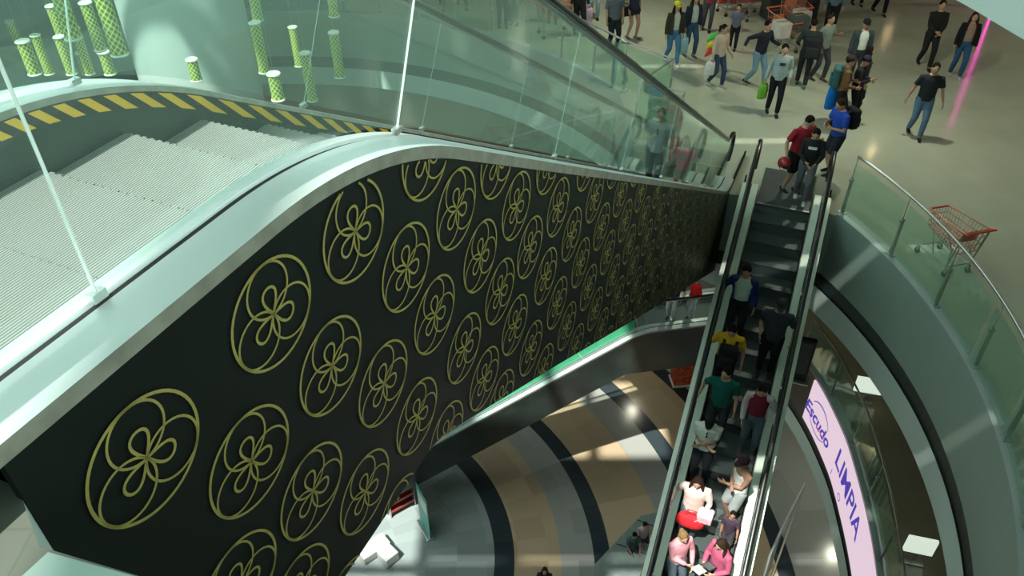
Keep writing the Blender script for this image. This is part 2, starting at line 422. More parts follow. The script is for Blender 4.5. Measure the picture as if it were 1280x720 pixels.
# ------------------------------------------------------------------ escalators (all lengths in metres, local y = downhill, local x = across)
def esc(name, label, loc, rz, run, hi, lo, slope, y_top, y_bot, r_top, r_bot, W, side, clad, pitch, stepmat, deckmat, joints, hazard, xdir=1, truss=1.3, floor_hi=None, floor_lo=None, n_up=3, glassm=None, extra_bottom=None, far_film=None):
    """deck line: hi for y<y_top, falls with slope, lo beyond y_bot.  xdir: -1 when the near side is x=0 and the body extends to -x"""
    glassm = glassm or M_GLASS
    root = empty(name, loc, rz, label, 'escalator')
    yi = y_top; yj = y_top + (hi - lo) / slope
    def D(y):
        if y < yi - r_top: return hi
        if y < yi + r_top: return hi - slope * (y - yi + r_top) ** 2 / (4 * r_top)
        if y < yj - r_bot: return hi - slope * (y - yi)
        if y < yj + r_bot: return lo + slope * (yj + r_bot - y) ** 2 / (4 * r_bot)
        return lo
    y0, y1 = run
    ys = [y0]
    def add(a, b, n):
        for i in range(1, n + 1): ys.append(a + (b - a) * i / n)
    add(y0, yi - r_top, 2); add(yi - r_top, yi + r_top, 16); add(yi + r_top, yj - r_bot, 6); add(yj - r_bot, yj + r_bot, 10); add(yj + r_bot, y1, 2)
    def nrm(y):
        s = (D(y + .01) - D(y - .01)) / .02
        return Vector((0, -s, 1)).normalized()
    def strip(bm, e0, h0, e1, h1, yy=None, mi=0):
        yy = yy or ys
        a = [bm.verts.new(Vector((e0 * sx + ox, y, D(y))) + nrm(y) * h0) for y in yy]
        b = [bm.verts.new(Vector((e1 * sx + ox, y, D(y))) + nrm(y) * h1) for y in yy]
        for i in range(len(yy) - 1):
            f = bm.faces.new((a[i], a[i + 1], b[i + 1], b[i])); f.material_index = mi
    IN = .215 if hazard else .245
    GE = (.14 if hazard else .125) * K
    for sd in (0, 1):
        ox = 0 if sd == 0 else W * xdir
        sx = xdir if sd == 0 else -xdir
        # outer decking and its edge strip
        bm = bmesh.new()
        strip(bm, 0, -.06, 0, 0, mi=1); strip(bm, 0, 0, GE - .02, .012)
        strip(bm, GE - .02, .012, GE - .014, .0); strip(bm, GE - .014, .0, GE + .014, .0, mi=2); strip(bm, GE + .014, .0, GE + .02, .014)
        strip(bm, GE + .02, .014, (IN - .013) * K, .012); strip(bm, (IN - .013) * K, .012, IN * K, -.015, mi=1)
        obj('deck', bm, [deckmat, M_TAN, M_DARK], root, label='satin metal deck along the glass')
        bm = bmesh.new(); strip(bm, IN * K, -.015, IN * K, -.62); obj('skirt', bm, M_SKIRT, root)
        if hazard:
            yh = [y for y in ys if hazard[0] <= y <= hazard[1]]
            bm = bmesh.new(); strip(bm, IN * K + .002, -.022, IN * K + .002, -.095, yh); obj('hazard_band', bm, M_HAZ, root, label='yellow and black striped safety band')
        # glass panels between joints
        HT = 1.0
        js = [y0] + [j for j in joints[sd] if y0 < j < y1] + [y1]
        for a, b in zip(js[:-1], js[1:]):
            yy = [a + .006] + [y for y in ys if a + .05 < y < b - .05] + [b - .006]
            if a == js[0] and False: pass
            bm = bmesh.new()
            rows = []
            for off in (-.005, .005):
                lo_ = [bm.verts.new(Vector(((GE + off) * sx + ox, y, D(y))) + nrm(y) * .05) for y in yy]
                hi_ = [bm.verts.new(Vector(((GE + off) * sx + ox, y, D(y))) + nrm(y) * (HT - .03)) for y in yy]
                rows.append((lo_, hi_))
            (l0, h0), (l1, h1) = rows
            for i in range(len(yy) - 1):
                bm.faces.new((l0[i], l0[i + 1], h0[i + 1], h0[i])); bm.faces.new((l1[i], h1[i], h1[i + 1], l1[i + 1]))
            obj('glass_panel', bm, glassm, root)
        for j in js[1:-1]:
            bm = bmesh.new(); nn = nrm(j); p = Vector((GE * sx + ox, j, D(j)))
            tube(bm, [p + nn * .04, p + nn * (HT - .03)], [(.006, .005) if j < 3.2 else (.003, .003)] * 2, 6); obj('glass_joint', bm, M_EDGE if j < 3.2 and sd == 0 else M_JOINT, root, label='joint between glass panels with caught light painted in')
            bm = bmesh.new(); box(bm, p + nn * .035, (.03, .05, .03)); obj('glass_clamp', bm, M_STEEL, root)
        # handrail with a rounded newel at both ends
        def hp(y, h=HT): return Vector((GE * sx + ox, y, D(y))) + nrm(y) * h
        R = .30
        pts = []
        for k in range(9):
            a = -PI / 2 + PI * k / 8
            pts.append(Vector((GE * sx + ox, y0 - math.cos(a) * R, hi + HT - R + R * math.sin(a))))
        pts += [hp(y) for y in ys[1:-1]]
        for k in range(9):
            a = PI / 2 - PI * k / 8
            pts.append(Vector((GE * sx + ox, y1 + math.cos(a) * R, lo + HT - R + R * math.sin(a))))
        bm = bmesh.new(); tube(bm, pts, [(.042, .026)] * len(pts), 10, hint=(1, 0, 0)); obj('handrail', bm, M_RUB, root, True)
        # metal rail guide under the rubber
        bm = bmesh.new(); tube(bm, [p - Vector((0, 0, .045)) for p in pts[8:-8]], .018, 6); obj('rail_guide', bm, M_STEEL, root)
        # newel glass and inner newel skirt
        for ye, zz, s_ in ((y0, hi, -1), (y1, lo, 1)):
            bm = bmesh.new()
            poly = [Vector((GE * sx + ox - .005, ye, zz + .05))] + [Vector((GE * sx + ox - .005, ye + s_ * math.cos(a) * (R - .02), zz + HT - R + (R - .02) * math.sin(a))) for a in [-PI / 2 + PI * k / 8 for k in range(9)]] + [Vector((GE * sx + ox - .005, ye, zz + HT - .03))]
            extrude_poly(bm, poly, Vector((.01, 0, 0))); obj('newel_glass', bm, glassm, root)
        # side cladding
        cm, pts_ = clad[sd]
        if pts_:
            bm = bmesh.new()
            top = [(y, D(y) - .07) for y in ys if pts_[0][0] - 1e-3 <= y <= pts_[-1][0] + 1e-3]
            top = [(pts_[0][0], D(pts_[0][0]) - .07)] + top + [(pts_[-1][0], D(pts_[-1][0]) - .07)]
            def bot(y):
                for (a, za), (b, zb) in zip(pts_[:-1], pts_[1:]):
                    if a <= y <= b: return za + (zb - za) * (y - a) / max(b - a, 1e-6)
                return pts_[-1][1]
            yy = sorted({round(p[0], 4) for p in top} | {p[0] for p in pts_})
            xo = ox + .004 * sx
            a = [bm.verts.new((xo, y, D(y) - .05)) for y in yy]; b = [bm.verts.new((xo, y, bot(y))) for y in yy]
            a2 = [bm.verts.new((xo + .03 * sx, y, D(y) - .05)) for y in yy]; b2 = [bm.verts.new((xo + .03 * sx, y, bot(y))) for y in yy]
            for i in range(len(yy) - 1):
                bm.faces.new((a[i], a[i + 1], b[i + 1], b[i])); bm.faces.new((a2[i], b2[i], b2[i + 1], a2[i + 1])); bm.faces.new((b[i], b[i + 1], b2[i + 1], b2[i]))
            for i in (0, -1): bm.faces.new((a[i], b[i], b2[i], a2[i]))
            obj('side_cladding', bm, cm, root)
    # soffit closing the truss
    pts_ = clad[0][1]
    bm = bmesh.new()
    a = [bm.verts.new((.035 * xdir, y, z + .004)) for y, z in pts_]; b = [bm.verts.new(((W - .035) * xdir, y, z + .004)) for y, z in pts_]
    for i in range(len(a) - 1): bm.faces.new((a[i], a[i + 1], b[i + 1], b[i]))
    obj('soffit', bm, M_TRUSS, root)
    # steps
    inner0, inner1 = (IN + .009) * K * xdir, (W - (IN + .009) * K) * xdir
    xc, wd = (inner0 + inner1) / 2, abs(inner1 - inner0)
    fh = floor_hi if floor_hi is not None else hi - .2; fl = floor_lo if floor_lo is not None else lo - .2
    ss = yi + .05; ztop = fh
    surf = []
    y = ss - n_up * pitch
    zz = fh; rise = pitch * slope
    yend = yj
    while y < yend + pitch * 2:
        # height of this tread: follow the deck line minus the floor offset at the tread centre
        zc = D(y + pitch * .5 + .0) - (hi - fh)
        zt = max(fl, min(fh, zc))
        bm = bmesh.new()
        box(bm, (xc, y + pitch / 2 + .01, zt - .02), (wd, pitch - .004, .04))
        box(bm, (xc, y + pitch - .002, zt - .14), (wd, .02, .26))
        # comb teeth on the leading edge
        for q in range(26):
            box(bm, (xc - wd / 2 + wd * (q + .5) / 26, y + pitch + .012, zt - .012), (wd / 52, .018, .02))
        obj('step', bm, stepmat, root)
        surf.append((y, y + pitch, zt))
        y += pitch
    # landing plates
    bm = bmesh.new(); box(bm, (xc, (y0 - 1.2 + ss - n_up * pitch) / 2, fh - .01), (wd, ss - n_up * pitch - y0 + 1.2, .06)); obj('landing_plate', bm, stepmat, root)
    bm = bmesh.new(); box(bm, (xc, (y + y1 + 1.3) / 2, fl - .01), (wd, y1 + 1.3 - y, .06)); obj('landing_plate', bm, M_STEPD, root)
    bm = bmesh.new(); box(bm, (xc, ss - n_up * pitch - .01, fh + .02), (wd, .03, .012)); obj('comb_plate', bm, M_STEEL, root)
    bm = bmesh.new(); box(bm, (xc, y + .01, fl + .02), (wd, .03, .012)); obj('comb_plate', bm, M_STEEL, root)
    def step_z(yy):
        for a, b, z in surf:
            if a <= yy < b: return z
        return fh if yy < ss else fl
    return root, D, step_z

# --- the big near escalator with the gold flower pattern
HD1 = .4204
U1 = Vector((math.sin(HD1), math.cos(HD1), 0)); N1 = Vector((U1.y, -U1.x, 0))
O1 = -N1 * 1.2195 * K
W1 = 1.34 * K
c1 = [(.48, 3.78), (1.9, 3.78), (2.03, 3.73), (2.34, 3.55), (3.46, 2.89), (5.64, 1.58), (9.6, -.76), (12.02, -2.19)]
c1 = [(a * K, b * K) for a, b in c1]
E1, D1, SZ1 = esc('escalator', 'large near escalator with black side covered in gold flower circles', O1, -HD1,
    (-.6 * K, 11.0 * K), 5.3 * K, .13 * K, .586, 1.775 * K, 0, .5 * K, .35 * K, W1, 0,
    [(M_BLACK, c1), (M_BLACK, c1)], .49, M_STEP, M_DECK, [[.86 * K, 2.08 * K, 3.6 * K, 5.0 * K, 6.4 * K, 7.8 * K, 9.2 * K], [.4 * K, 1.75 * K, 2.9 * K, 4.0 * K, 5.4 * K, 6.8 * K, 8.2 * K, 9.6 * K]],
    (0, 4.2 * K), xdir=-1, floor_hi=5.09 * K, floor_lo=.0)
# the near side of E1 sits at x = 0 and the body extends towards -x
E1['label'] = 'large near escalator with black side covered in gold flower circles'

# gold flower circles: measured centres on the panel, then the same lattice carried on
def onpanel(px, py):
    r = ray(px, py); t = O1.dot(N1) / r.dot(N1); p = Vector((0, 0, CH)) + r * t
    return (p - O1).dot(U1), p.z
meas = {(0, 0): (182, 572), (0, 2): (340.5, 392), (0, 4): (442.5, 289), (0, 6): (532, 192.5), (1, 1): (313, 576), (1, 3): (414, 457), (1, 5): (507.5, 334), (1, 7): (570, 261), (1, 9): (621, 201),
        (2, 2): (390, 613), (2, 4): (479, 479), (2, 6): (543, 393), (2, 8): (600, 320), (2, 10): (645, 257.5), (3, 3): (456, 614), (3, 5): (521, 520), (3, 7): (580, 435), (3, 9): (624.5, 364),
        (3, 11): (662, 309), (3, 13): (697, 259), (4, 6): (557.5, 544), (4, 8): (605, 473), (4, 10): (643, 406)}
pos = {k: onpanel(*v) for k, v in meas.items()}
import itertools
def fitlat():
    # least squares for s = a + b k + c j ; z = d + e j + f k
    import numpy as np
    ks = [k for k in pos if k != (0, 0)]
    A = np.array([[1, k, j] for j, k in ks]); s = np.array([pos[q][0] for q in ks]); z = np.array([pos[q][1] for q in ks])
    return np.linalg.lstsq(A, s, rcond=None)[0], np.linalg.lstsq(A, z, rcond=None)[0]
LS, LZ = fitlat()
print('lattice', LS, LZ)
def flower(bm, s, z, R, x=.004):
    def line(pts, w, closed):
        n = len(pts); L = []; Rr = []
        for i in range(n):
            a = pts[(i - 1) % n] if closed or i > 0 else pts[i]; b = pts[(i + 1) % n] if closed or i < n - 1 else pts[i]
            t = (b - a); t = t / max(t.length, 1e-9); nn = Vector((-t.y, t.x)) * w / 2
            L.append(pts[i] + nn); Rr.append(pts[i] - nn)
        m = n if closed else n - 1
        vl = [bm.verts.new((x + .0015, p.x, p.y)) for p in L]; vr = [bm.verts.new((x + .0015, p.x, p.y)) for p in Rr]
        for i in range(m):
            j = (i + 1) % n; bm.faces.new((vl[i], vl[j], vr[j], vr[i]))
    w = R * .055
    C = Vector((s, z))
    line([C + Vector((math.cos(a), math.sin(a))) * R for a in [2 * PI * k / 48 for k in range(48)]], w, True)
    for q, an in enumerate((90, 210, 330)):
        d = Vector((math.cos(math.radians(an)), math.sin(math.radians(an))))
        line([C + d * R * .5 + Vector((math.cos(a), math.sin(a))) * R * .5 for a in [2 * PI * k / 36 for k in range(36)]], w * .8, True)
        e = Vector((-d.y, d.x)); pts = []
        for k in range(25):                      # teardrop petal
            tt = 2 * PI * k / 24
            rr = (1 - math.cos(tt)) / 2
            pts.append(C + d * R * .54 * rr + e * R * .17 * math.sin(tt) * (rr ** .7) * 1.35)
        line(pts, w * .95, False)
bm = bmesh.new()
FR = .156 * K
for j in range(0, 24):
    for k in range(0, 64):
        if (j + k) % 2: continue
        if (j, k) in pos: s, z = pos[(j, k)]
        else:
            s = LS[0] + LS[1] * k + LS[2] * j; z = LZ[0] + LZ[1] * k + LZ[2] * j
            # slide rows so the lattice keeps meeting the measured ones
        lim_t = D1(s) - .07; lo_ = None
        for (a, za), (b, zb) in zip(c1[:-1], c1[1:]):
            if a <= s <= b: lo_ = za + (zb - za) * (s - a) / (b - a)
        if lo_ is None or z - FR > lim_t or z + FR < lo_ or s < .5 * K: continue
        n0 = len(bm.verts)
        flower(bm, s, z, FR)
        bm.verts.ensure_lookup_table()
# trim what would stand past the panel edges
def trim(bm):
    dead = []
    for v in bm.verts:
        y, z = v.co.y, v.co.z; lo_ = -99
        for (a, za), (b, zb) in zip(c1[:-1], c1[1:]):
            if a <= y <= b: lo_ = za + (zb - za) * (y - a) / (b - a)
        if z > D1(y) - .062 or z < lo_ or y < .49 * K: dead.append(v)
    bmesh.ops.delete(bm, geom=dead, context='VERTS')
trim(bm)
obj('flower_pattern', bm, M_GOLD, E1, label='rows of gold line flower circles')

# --- the people-filled escalator going down towards us
HD2 = math.radians(21.5)
V2 = Vector((-math.sin(HD2), -math.cos(HD2), 0)); A2 = Vector((3.375 * K, 10.135 * K, 0))
W2 = 1.27 * K
c2 = [(-.6 * K, -1.2 * K), (.3 * K, -1.35 * K), (9.0 * K, -6.4 * K), (11 * K, -6.6 * K)]
E2, D2, SZ2 = esc('escalator', 'crowded escalator running down from the beige floor past the round opening', A2, PI - HD2,
    (-.25 * K, 9.6 * K), .15 * K, -5.0 * K, .577, -.05 * K, 0, .25 * K, .35 * K, W2, 0,
    [(M_TRUSS, c2), (M_TRUSS, c2)], .40, M_STEPD, M_DECK2, [[1.2 * K * i for i in range(1, 8)]] * 2, None, xdir=-1, n_up=0, floor_hi=0.0, floor_lo=-5.15 * K, glassm=M_GLASS)

# --- the lower escalator with the green film
HD3 = math.atan2(-.17, -.985)      # direction angle of travel
A3 = Vector((2.75 * K, 12.81 * K, -5.15 * K))
V3 = Vector((-.985, -.17, 0)).normalized()
rz3 = math.atan2(V3.y, V3.x) - PI / 2
c3 = [(-2.6 * K, -1.05 * K), (.25 * K, -1.05 * K), (7.6 * K, -5.3 * K)]
M_FILM = mat('bright_green_film', (.02, .62, .30), .35, emit=None)
E3, D3, SZ3 = esc('escalator', 'lower escalator with plain black side crossing under the flowered one', A3, rz3,
    (-2.5 * K, 8.9 * K), .15 * K, -5.0 * K, .577, .0, 0, .35 * K, .35 * K, 1.2 * K, 0,
    [(M_TRUSS, c3), (M_TRUSS, c3)], .40, M_STEPD, M_DECK, [[1.2 * K * i for i in range(-1, 7)]] * 2, None, xdir=1, floor_hi=0.0, floor_lo=-5.15 * K)
bm = bmesh.new()
gx = .125 * K + .02
yy = [.1 * K + i * .2 for i in range(0, 34)]
a = [bm.verts.new((gx, y, D3(y) + .10)) for y in yy]; b = [bm.verts.new((gx, y, D3(y) + .62)) for y in yy]
for i in range(len(yy) - 1): bm.faces.new((a[i], a[i + 1], b[i + 1], b[i]))
obj('green_film', bm, M_FILM, E3, label='bright green advertising film on the far glass')
# ------------------------------------------------------------------ glass guard rails along the openings
def resample(pts, step):
    P = [Vector((x * K, y * K)) for x, y in pts]
    L = [0]
    for a, b in zip(P[:-1], P[1:]): L.append(L[-1] + (b - a).length)
    n = max(1, round(L[-1] / step)); out = []
    for i in range(n + 1):
        d = L[-1] * i / n
        for j in range(len(P) - 1):
            if L[j] <= d <= L[j + 1] + 1e-6:
                out.append(P[j].lerp(P[j + 1], (d - L[j]) / max(L[j + 1] - L[j], 1e-9))); break
    return out
M_KERB = mat('pale_blue_grey_kerb', (.36, .44, .43), .4, .2)
M_POST = mat('grey_steel_post', (.42, .47, .44), .35, .6)
def railing(label, pts, z, step, off=.12, top=1.3, group=None, glass=M_GLASS2):
    """pts in survey units with the void on the left-hand side when walking along them"""
    ps = resample(pts, step); fine = resample(pts, .25)
    t = empty('glass_railing', (ps[0].x, ps[0].y, z), 0, label, 'railing', group)
    o = ps[0]
    def outn(p, P):
        i = min(range(len(P)), key=lambda k: (P[k] - p).length)
        a = P[max(0, i - 1)]; b = P[min(len(P) - 1, i + 1)]; d = (b - a).normalized(); return Vector((d.y, -d.x))
    def L(p, zz): return Vector((p.x - o.x, p.y - o.y, zz))
    fo = [(p + outn(p, fine) * off) for p in fine]
    bm = bmesh.new(); tube(bm, [L(p, top) for p in fo], .026, 10); obj('handrail', bm, M_STEEL, t, True)
    # kerb under the glass
    bm = bmesh.new()
    r = [[L(p + outn(p, fine) * a, h) for a, h in ((.0, 0), (.0, .05), (.26, .05), (.26, 0))] for p in fine]
    loft(bm, r, caps=True); obj('kerb', bm, M_KERB, t)
    for i, p in enumerate(ps):
        n = outn(p, fine); q = p + n * off; d = Vector((-n.y, n.x))
        rot = Matrix(((d.x, n.x, 0), (d.y, n.y, 0), (0, 0, 1)))
        bm = bmesh.new()
        poly = [L(q + n * -.035, .03), L(q + n * .035, .03), L(q + n * .03, .82), L(q + n * -.01, .86)]
        extrude_poly(bm, [x - Vector((d.x, d.y, 0)) * .02 for x in poly], Vector((d.x, d.y, 0)) * .04)
        box(bm, L(q, .055), (.16, .12, .02), rot)
        po = obj('post', bm, M_POST, t)
        bm = bmesh.new(); tube(bm, [L(q, .82), L(q, top - .01)], .009, 6); tube(bm, [L(q + Vector((n.x, n.y)) * -.05, .80), L(q + Vector((n.x, n.y)) * .05, .80)], .02, 8)
        obj('support_rod', bm, M_STEEL, po)
    for a, b in zip(ps[:-1], ps[1:]):
        ia = min(range(len(fine)), key=lambda k: (fine[k] - a).length); ib = min(range(len(fine)), key=lambda k: (fine[k] - b).length)
        if ib <= ia: continue
        seg = fine[ia:ib + 1]; bm = bmesh.new()
        d0 = (seg[1] - seg[0]).normalized() * .05; d1 = (seg[-1] - seg[-2]).normalized() * .05
        seg = [seg[0] + d0] + seg[1:-1] + [seg[-1] - d1]
        r = [[L(p + outn(p, fine) * (off - .045 + s), h) for s, h in ((0, .09), (.012, .09), (.012, top - .12), (0, top - .12))] for p in seg]
        loft(bm, r); obj('glass_panel', bm, glass, t)
    return t
railing('curved glass railing with steel posts along right edge of beige floor', arc(-2.01, 7.12, 7.19, -30, 21.1, 40), 0, 1.55)
railing('curved glass railing with steel posts on far left edge of beige floor', arc(-5.25, 10.08, 8.18, 27.5, 100, 40), 0, 1.3)
lr = LEDP[2:-7]
railing('dim curved glass railing of the lower gallery behind the lit screen', lr, -5.15 * K, 1.7)
# stepped return rails beside the escalator head, built as their own piece
p0, p1, p2, p3, p4 = [at(*q, .95 * K) for q in [(770, 46), (842, 74), (798, 104), (856, 115), (848, 128)]]
t = empty('glass_railing', (p1.x, p1.y, 0), 0, 'zigzag steel and glass railing beside the escalator landing, behind the walking rider', 'railing')
bm = bmesh.new(); o = Vector((p1.x, p1.y, 0)); tube(bm, [p - o for p in (p0, p1, p2, p3, p4)], .022, 8); obj('handrail', bm, M_STEEL, t)
for a, b in ((p0, p1), (p1, p2), (p2, p3)):
    d = (b - a).normalized(); a_ = a + d * .06; b_ = b - d * .06; n = Vector((-d.y, d.x, 0)) * .006
    bm = bmesh.new(); extrude_poly(bm, [Vector((a_.x, a_.y, .12)) - o - n, Vector((b_.x, b_.y, .12)) - o - n, Vector((b_.x, b_.y, 1.2)) - o - n, Vector((a_.x, a_.y, 1.2)) - o - n], n * 2)
    obj('glass_panel', bm, M_GLASS2, t)
for p in (p0, p1, p2, p3):
    bm = bmesh.new(); box(bm, Vector((p.x, p.y, .42)) - o, (.06, .03, .84)); tube(bm, [Vector((p.x, p.y, .8)) - o, p - o], .01, 6); obj('post', bm, M_POST, t)

# ------------------------------------------------------------------ LED ribbon screen with writing
led = [Vector((x * K, y * K)) for x, y in LEDP]
LL = [0]
for a, b in zip(led[:-1], led[1:]): LL.append(LL[-1] + (b - a).length)
def ledp(s, z, off):
    s = max(0, min(LL[-1] - 1e-4, s))
    for j in range(len(led) - 1):
        if LL[j] <= s <= LL[j + 1]:
            f = (s - LL[j]) / (LL[j + 1] - LL[j]); p = led[j].lerp(led[j + 1], f)
            a = led[max(0, j - 1)].lerp(led[j], f) if j > 0 else led[j]; b = led[min(len(led) - 1, j + 1)].lerp(led[min(len(led) - 1, j + 2)], f)
            d = (b - a).normalized(); n = Vector((-d.y, d.x)) # towards the void
            return Vector((p.x + n.x * off, p.y + n.y * off, z))
ZT = -5.15 * K; HL = 1.12 * K
def s_of(px, py, z):
    best = None
    for i in range(600):
        s = LL[-1] * i / 599; q = ledp(s, z, 0); u, v = proj(q); d = (u - px) ** 2 + (v - py) ** 2
        if best is None or d < best[0]: best = (d, s)
    return best[1]
sA = s_of(1022, 473, ZT)
M_LED = mat('pink_white_led_screen', (.1, .1, .1), .4, emit=(.86, .66, .78), es=.78)
M_LEDB = mat('violet_blue_led_letters', (.02, .02, .05), .4, emit=(.075, .045, .42), es=.8)
M_LEDR = mat('red_led_stroke', (.05, .02, .02), .4, emit=(.75, .16, .22), es=.8)
t = empty('led_screen', ledp(sA, ZT, 0), 0, 'long curved pink-white LED screen lettered Escudo LIMPIA on the gallery edge', 'screen')
ol = t.location.copy()
bm = bmesh.new(); n = 60
r = [[ledp(.0 + sA * i / n, ZT - h, o_) - ol for o_, h in ((.0, .03), (.05, .03), (.05, HL), (.0, HL))] for i in range(n + 1)]
loft(bm, r); obj('screen', bm, M_LED, t)
def led_text(body, s_start, z_base, height, m, name, width=1.0, bold=.0, shear=0., stretch=1.):
    cu = bpy.data.curves.new('t', 'FONT'); cu.body = body; cu.size = 1; cu.offset = bold; cu.resolution_u = 4; cu.shear = shear
    to = bpy.data.objects.new('t', cu); COL.objects.link(to)
    dg = bpy.context.evaluated_depsgraph_get(); me = bpy.data.meshes.new_from_object(to.evaluated_get(dg))
    bpy.data.objects.remove(to)
    bm = bmesh.new(); bm.from_mesh(me); bpy.data.meshes.remove(me)
    bmesh.ops.subdivide_edges(bm, edges=[e for e in bm.edges if e.calc_length() > .15], cuts=2)
    xs = [v.co.x for v in bm.verts]; x0 = min(xs); w = max(xs) - x0
    hgt = .7
    for v in bm.verts:
        s = s_start - (v.co.x - x0) * height / hgt * width * stretch; z = z_base + v.co.y * height / hgt
        v.co = ledp(s, z, .056) - ol
    obj(name, bm, m, t)
    return w * height / hgt * width * stretch
zz = lambda f: ZT - HL * f          # fraction down the screen
sE = s_of(1014, 500, zz(.62)); sO = s_of(1041, 548, zz(.5))
w = led_text('Escudo', sE, zz(.72), .40, M_LEDB, 'brand_lettering', width=1., bold=.03, shear=.2)
sL = s_of(1052, 566, zz(.35)); sA2 = s_of(1079, 679, zz(.45))
tw = sL - sA2
w0 = led_text('LIMPIA', sL, zz(.60), .58, M_LEDB, 'word_lettering', width=1.02, bold=.018)
print('LED widths', w, sE - sO, w0, tw)
led_text('I', s_of(1043, 588, zz(.85)), zz(.92), .22, M_LEDB, 'small_lettering')
led_text('O', s_of(1051, 617, zz(.85)), zz(.92), .22, M_LEDB, 'small_lettering')
def led_arc(cs, cz, rx, rz_, a0, a1, wd, m, name):
    bm = bmesh.new(); n = 20; A = []; B = []
    for i in range(n + 1):
        a = math.radians(a0 + (a1 - a0) * i / n); k = wd * math.sin(PI * (.15 + .7 * i / n))
        A.append(bm.verts.new(ledp(cs - math.cos(a) * (rx + k), cz + math.sin(a) * (rz_ + k), .058) - ol)); B.append(bm.verts.new(ledp(cs - math.cos(a) * (rx - k), cz + math.sin(a) * (rz_ - k), .058) - ol))
    for i in range(n): bm.faces.new((A[i], A[i + 1], B[i + 1], B[i]))
    obj(name, bm, m, t)
cs = sE - w * .52
led_arc(cs, zz(.52), w * .36, .46, 20, 150, .025, M_LEDB, 'logo_arc'); led_arc(cs, zz(.56), w * .36, .46, 200, 330, .02, M_LEDB, 'logo_arc')
led_arc(cs - .1, zz(.30), w * .5, .60, 250, 300, .02, M_LEDR, 'logo_arc')
# dark end wall of the screen and the black kiosk near the moving stair
b0 = ledp(sA + .02, ZT, 0)
p = at(1000, 436, -5.15 * K + 1.1)
t = empty('kiosk', (p.x, p.y, -5.15 * K), math.radians(-20), 'tall black kiosk panel on lower gallery beside the crowded escalator', 'kiosk')
bm = bmesh.new(); bbox_bevel(bm, (0, 0, .75), (.75, .16, 1.5), bev=.03); obj('cabinet', bm, M_BLACK, t)
bm = bmesh.new(); box(bm, (0, -.085, .85), (.6, .01, 1.1)); obj('panel', bm, M_TRUSS, t)
bm = bmesh.new(); box(bm, (0, 0, .02), (.9, .4, .04)); obj('base', bm, M_STEEL, t)

for px, py, s_, lb in ((1080, 500, .7, 'small white glowing box added for reflected shop light on the lower gallery floor beside the curved silver band'), (1141, 700, .6, 'second white glowing box added for reflected shop light on the lower gallery, at the very bottom edge')):  # added glowing boxes stand in for reflected shop light
    p = at(px, py, -5.15 * K); t = empty('reflection_box', (p.x, p.y, p.z), math.radians(-15), lb, 'reflected light')
    bm = bmesh.new(); bbox_bevel(bm, (0, 0, .55), (s_, .08, .5), bev=.01); obj('glow_box', bm, mat('white_reflected_glow', (.8, .85, .8), .5, emit=(.8, .92, .78), es=.7), t)
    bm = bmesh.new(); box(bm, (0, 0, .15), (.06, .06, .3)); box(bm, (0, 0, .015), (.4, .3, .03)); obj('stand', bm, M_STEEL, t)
# ------------------------------------------------------------------ hanging green lattice lanterns
def lattice_material():
    m, nt, b = nodes('green_lattice_lantern_skin')
    tc = nt.nodes.new('ShaderNodeTexCoord'); sp = nt.nodes.new('ShaderNodeSeparateXYZ'); nt.links.new(tc.outputs['Object'], sp.inputs[0])
    an = nt.nodes.new('ShaderNodeMath'); an.operation = 'ARCTAN2'; nt.links.new(sp.outputs['Y'], an.inputs[0]); nt.links.new(sp.outputs['X'], an.inputs[1])
    def lin(ka, kz):
        a = nt.nodes.new('ShaderNodeMath'); a.operation = 'MULTIPLY'; a.inputs[1].default_value = ka; nt.links.new(an.outputs[0], a.inputs[0])
        z = nt.nodes.new('ShaderNodeMath'); z.operation = 'MULTIPLY_ADD'; z.inputs[1].default_value = kz; nt.links.new(sp.outputs['Z'], z.inputs[0]); nt.links.new(a.outputs[0], z.inputs[2])
        s = nt.nodes.new('ShaderNodeMath'); s.operation = 'SINE'; nt.links.new(z.outputs[0], s.inputs[0])
        return s
    s1, s2 = lin(4, 30), lin(-4, 30)
    mn = nt.nodes.new('ShaderNodeMath'); mn.operation = 'MULTIPLY'; nt.links.new(s1.outputs[0], mn.inputs[0]); nt.links.new(s2.outputs[0], mn.inputs[1])
    ab = nt.nodes.new('ShaderNodeMath'); ab.operation = 'ABSOLUTE'; nt.links.new(mn.outputs[0], ab.inputs[0])
    r = ramp_mix(nt, ab.outputs[0], [(0, (.86, .92, .22)), (.2, (.70, .80, .16)), (.4, (.16, .30, .05)), (1, (.10, .22, .04))], 'LINEAR')
    nt.links.new(r.outputs[0], b.inputs['Base Color']); b.inputs['Roughness'].default_value = .4
    return m
M_LAT = lattice_material()
M_RIM = mat('pale_lantern_rim', (.62, .72, .60), .5)
LAN = [(57, 8, 78, 48, 12), (72, -12, 92, 48, 19), (104, 4, 126, 62, 14), (133, -8, 150, 68, 19), (27, 52, 44, 92, 15), (48, 44, 62, 92, 11), (12, 26, 24, 58, 10), (76, 46, 90, 92, 12), (97, 35, 113, 92, 11),
       (95, 66, 108, 92, 10), (66, 60, 76, 92, 8), (124, 65, 138, 92, 13), (222, -8, 231, 36, 8), (227, 38, 239, 75, 10), (229, 75, 246, 100, 13), (263, -12, 270, 9, 11), (270, 12, 285, 60, 9), (282, 60, 297, 108, 8),
       (309, -10, 323, 25, 13), (316, 28, 331, 90, 13), (330, 92, 348, 124, 15), (363, 34, 374, 82, 10), (377, 66, 391, 125, 12), (397, 17, 409, 52, 8), (410, -8, 418, 20, 12), (412, 41, 425, 96, 12), (3, 40, 14, 74, 9)]
side_txt = ['left of the pale column', 'in front of the pale column', 'right of the pale column']
